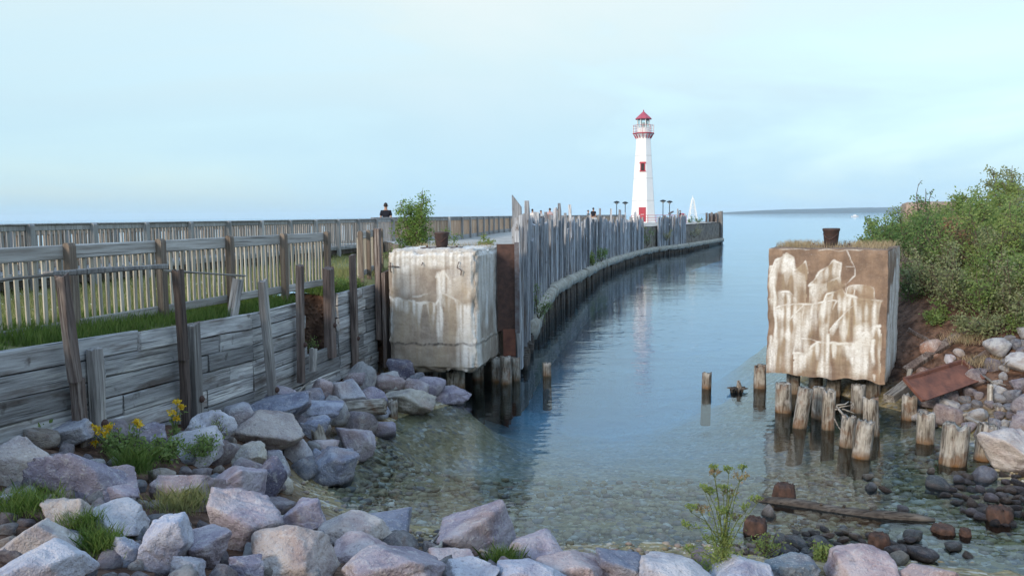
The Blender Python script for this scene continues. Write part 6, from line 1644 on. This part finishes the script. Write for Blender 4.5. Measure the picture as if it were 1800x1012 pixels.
# ------------------------------------------------------------------ people on the boardwalk and pier
def skinmesh(name, verts, edges, radii, root_i, mat, parent, sub=2):
    bm = bmesh.new(); lay = bm.verts.layers.skin.verify(); bv = []
    for i, (v, r0) in enumerate(zip(verts, radii)):
        b = bm.verts.new(v); b[lay].radius = r0 if hasattr(r0, '__len__') else (r0, r0); b[lay].use_root = (i == root_i); bv.append(b)
    for a_, b2 in edges: bm.edges.new((bv[a_], bv[b2]))
    me = bpy.data.meshes.new(name); bm.to_mesh(me); bm.free(); o = link(name, me, mat, parent)
    md = o.modifiers.new('skin', 'SKIN'); md.use_smooth_shade = True; md.use_x_symmetry = False
    ms = o.modifiers.new('sub', 'SUBSURF'); ms.levels = sub; ms.render_levels = sub
    return o
def person(px, D, hgt, rz, shirt, pants, label, zb=DECK, arm=0.10, hair='hair', xo=None):
    x = xo if xo is not None else P(px, 380, D).x
    r_ = thing('person', label, 'person', (x, D, zb + .005), rz, 'people on the pier'); k = hgt / 1.78
    S = lambda *v: tuple(c * k for c in v)
    body_v = [S(0,0,.95), S(0,0,1.15), S(0,.0,1.38), S(0,.0,1.50), S(0,-.01,1.60), S(0,-.015,1.68), S(0,0,1.76),
              S(-.10,0,.90), S(-.11,-.02,.50), S(-.11,.02,.09), S(-.12,-.14,.05), S(.10,0,.90), S(.11,-.03,.50), S(.11,.02,.09), S(.12,-.14,.05),
              S(-.19,0,1.42), S(-.24,.03,1.14), S(-.22,-.06,.90), S(-.21,-.10,.82), S(.19,0,1.42), S(.24,.03,1.14), S(.22,-.06,.90), S(.21,-.10,.82), S(-.2,-.12,.75), S(.2,-.12,.75)]
    body_e = [(0,1),(1,2),(2,3),(3,4),(4,5),(5,6),(0,7),(7,8),(8,9),(9,10),(0,11),(11,12),(12,13),(13,14),(2,15),(15,16),(16,17),(17,18),(2,19),(19,20),(20,21),(21,22),(18,23),(22,24)]
    body_r = [(.15,.11),(.14,.10),(.17,.11),(.06,.06),(.075,.085),(.085,.10),(.055,.06),(.09,.09),(.06,.06),(.04,.04),(.035,.03),(.09,.09),(.06,.06),(.04,.04),(.035,.03),(.06,.06),(.045,.045),(.032,.032),(.035,.02),(.06,.06),(.045,.045),(.032,.032),(.035,.02),(.02,.015),(.02,.015)]
    sc_ = lambda r: tuple(c * k for c in r)
    skinmesh('body', body_v, body_e, [sc_(r) for r in body_r], 0, M['skin'], r_)
    skinmesh('shirt', [S(0,0,.90), S(0,0,1.15), S(0,0,1.37), S(0,0,1.47), S(-.195,0,1.42), S(-.235,.02,1.20), S(.195,0,1.42), S(.235,.02,1.20)], [(0,1),(1,2),(2,3),(2,4),(4,5),(2,6),(6,7)],
             [sc_(r) for r in ((.185,.135),(.175,.125),(.205,.135),(.08,.08),(.085,.085),(.075,.075),(.085,.085),(.075,.075))], 0, M[shirt], r_)
    skinmesh('trousers', [S(0,0,.97), S(-.10,0,.86), S(-.11,-.02,.50), S(-.11,.02,.12), S(.10,0,.86), S(.11,-.03,.50), S(.11,.02,.12)], [(0,1),(1,2),(2,3),(0,4),(4,5),(5,6)], [sc_(r) for r in ((.17,.125),(.11,.11),(.085,.085),(.065,.065),(.11,.11),(.085,.085),(.065,.065))], 0, M[pants], r_)
    m_ = MB(); V, F = ICO3; Vh = V * np.array([.092, .112, .115]) * k; keep_v = Vh + np.array([0, .012, 1.715]) * k
    msk = [tuple(f) for f in F if all((keep_v[i][2] > 1.70 * k) or (keep_v[i][1] > .03 * k and keep_v[i][2] > 1.63 * k) for i in f)]
    m_.add(keep_v, msk); m_.build('hair', M[hair], r_, True)
    for sx in (-1, 1):
        m_ = MB(); m_.tube([S(sx * .085, 0, 1.66), S(sx * .10, .01, 1.68), S(sx * .092, .01, 1.71)], [.015, .022, .012], 6); m_.build('ear', M['skin'], r_, True)
    m_ = MB(); m_.tube([S(0, -.10, 1.70), S(0, -.125, 1.665), S(0, -.10, 1.65)], [.008, .016, .008], 6); m_.build('nose', M['skin'], r_, True)
person(678.5, 39.6, 1.84, R(178), 'cloth_navy', 'cloth_jean', 'person in a navy shirt seen from behind walking on the boardwalk', zb=DECK)
person(936, 70, 1.72, R(150), 'cloth_white', 'cloth_red', 'leftmost person in white and red on the distant pier', zb=PIERZ - .02, xo=P(936, 380, 70).x)
person(951, 72, 1.62, R(30), 'cloth_white', 'cloth_navy', 'small person in white between the tall boards on the pier', zb=PIERZ - .02)
person(966.5, 70, 1.76, R(200), 'cloth_stripe', 'cloth_tan', 'person in a red and white striped shirt on the pier', zb=PIERZ)
person(981, 73, 1.72, R(170), 'cloth_grey', 'cloth_jean', 'person in blue grey mostly hidden behind tall boards on the pier', zb=PIERZ)
person(1034, 84, 1.64, R(60), 'cloth_grey', 'cloth_tan', 'person in grey left of the dark shirted one on the pier', zb=PIERZ)
person(1043, 82, 1.86, R(150), 'cloth_navy', 'cloth_white', 'person in a dark shirt standing tall on the pier left of the lamps', zb=PIERZ)
person(1195.5, 108, 1.66, R(90), 'cloth_navy', 'cloth_jean', 'person in dark clothes beside the red box', zb=PIERZ - .02)

# small motor boat far out
p = Wz(1503, 381.2, 0); bt = thing('motor_boat', 'small white motor boat far out on the lake', 'boat', (p.x, p.y, 0), R(8))
hull = []; secs = [(-3.3, 1.1, .75), (-1.5, 1.25, .8), (1.0, 1.2, .9), (2.6, .7, 1.05), (3.5, .05, 1.2)]; V = []; F = []
for (x, w, h) in secs: V += [(x, -w, h), (x, -w * .75, 0), (x, 0, -.35), (x, w * .75, 0), (x, w, h)]
for i in range(4):
    for k in range(4): F.append((i*5+k, i*5+5+k, i*5+6+k, i*5+1+k))
    F.append((i*5, i*5+4, i*5+9, i*5+5))
F.append((0, 1, 2, 3, 4)); link('hull', mesh_np('hull', V, F), M['white'], bt)
m_ = MB(); m_.add([(-1.2, -.9, .85), (1.3, -.8, .92), (1.3, .8, .92), (-1.2, .9, .85), (-1.1, -.75, 1.95), (.5, -.7, 1.95), (.5, .7, 1.95), (-1.1, .75, 1.95)], [(0,3,2,1),(4,5,6,7),(0,1,5,4),(1,2,6,5),(2,3,7,6),(3,0,4,7)]); m_.build('cabin', M['white'], bt)
m_ = MB(); m_.add([(1.28, -.6, 1.05), (1.28, .6, 1.05), (.62, .55, 1.85), (.62, -.55, 1.85)], [(0, 1, 2, 3)]); m_.build('windscreen', M['darkglass'], bt); bt.children[-1].location.x += .04

# two white stones on the lawn and a red object under the boardwalk
for (px, py, lab) in ((37, 522, 'left white stone on the meadow before the boardwalk'), (66, 520, 'right white stone on the meadow before the boardwalk')):
    p = P(px, py, 16.5); o = link('white_stone', ROCKV[2]); o.scale = (.1, .08, .05); o.location = (p.x, 16.5, 2.70); o.color = (.75, .75, .73, 1); tag(o, lab, 'stone')

# ------------------------------------------------------------------ air over the lake
hz = MB(); hz.box((-9480, -30, -5.9), (9480, 9480, 60)); ho = hz.build('haze', None); tag(ho, 'thin pale haze over the lake', 'haze', kind='stuff')
mz, tz, pz = new_mat('haze'); tz.nodes.remove(pz); pv = tz.nodes.new('ShaderNodeVolumePrincipled')
pv.inputs['Color'].default_value = (0.78, 0.91, 1.0, 1); pv.inputs['Density'].default_value = 7e-5; pv.inputs['Anisotropy'].default_value = 0.0
tz.links.new(pv.outputs[0], tz.nodes['Material Output'].inputs['Volume']); ho.data.materials.append(mz)
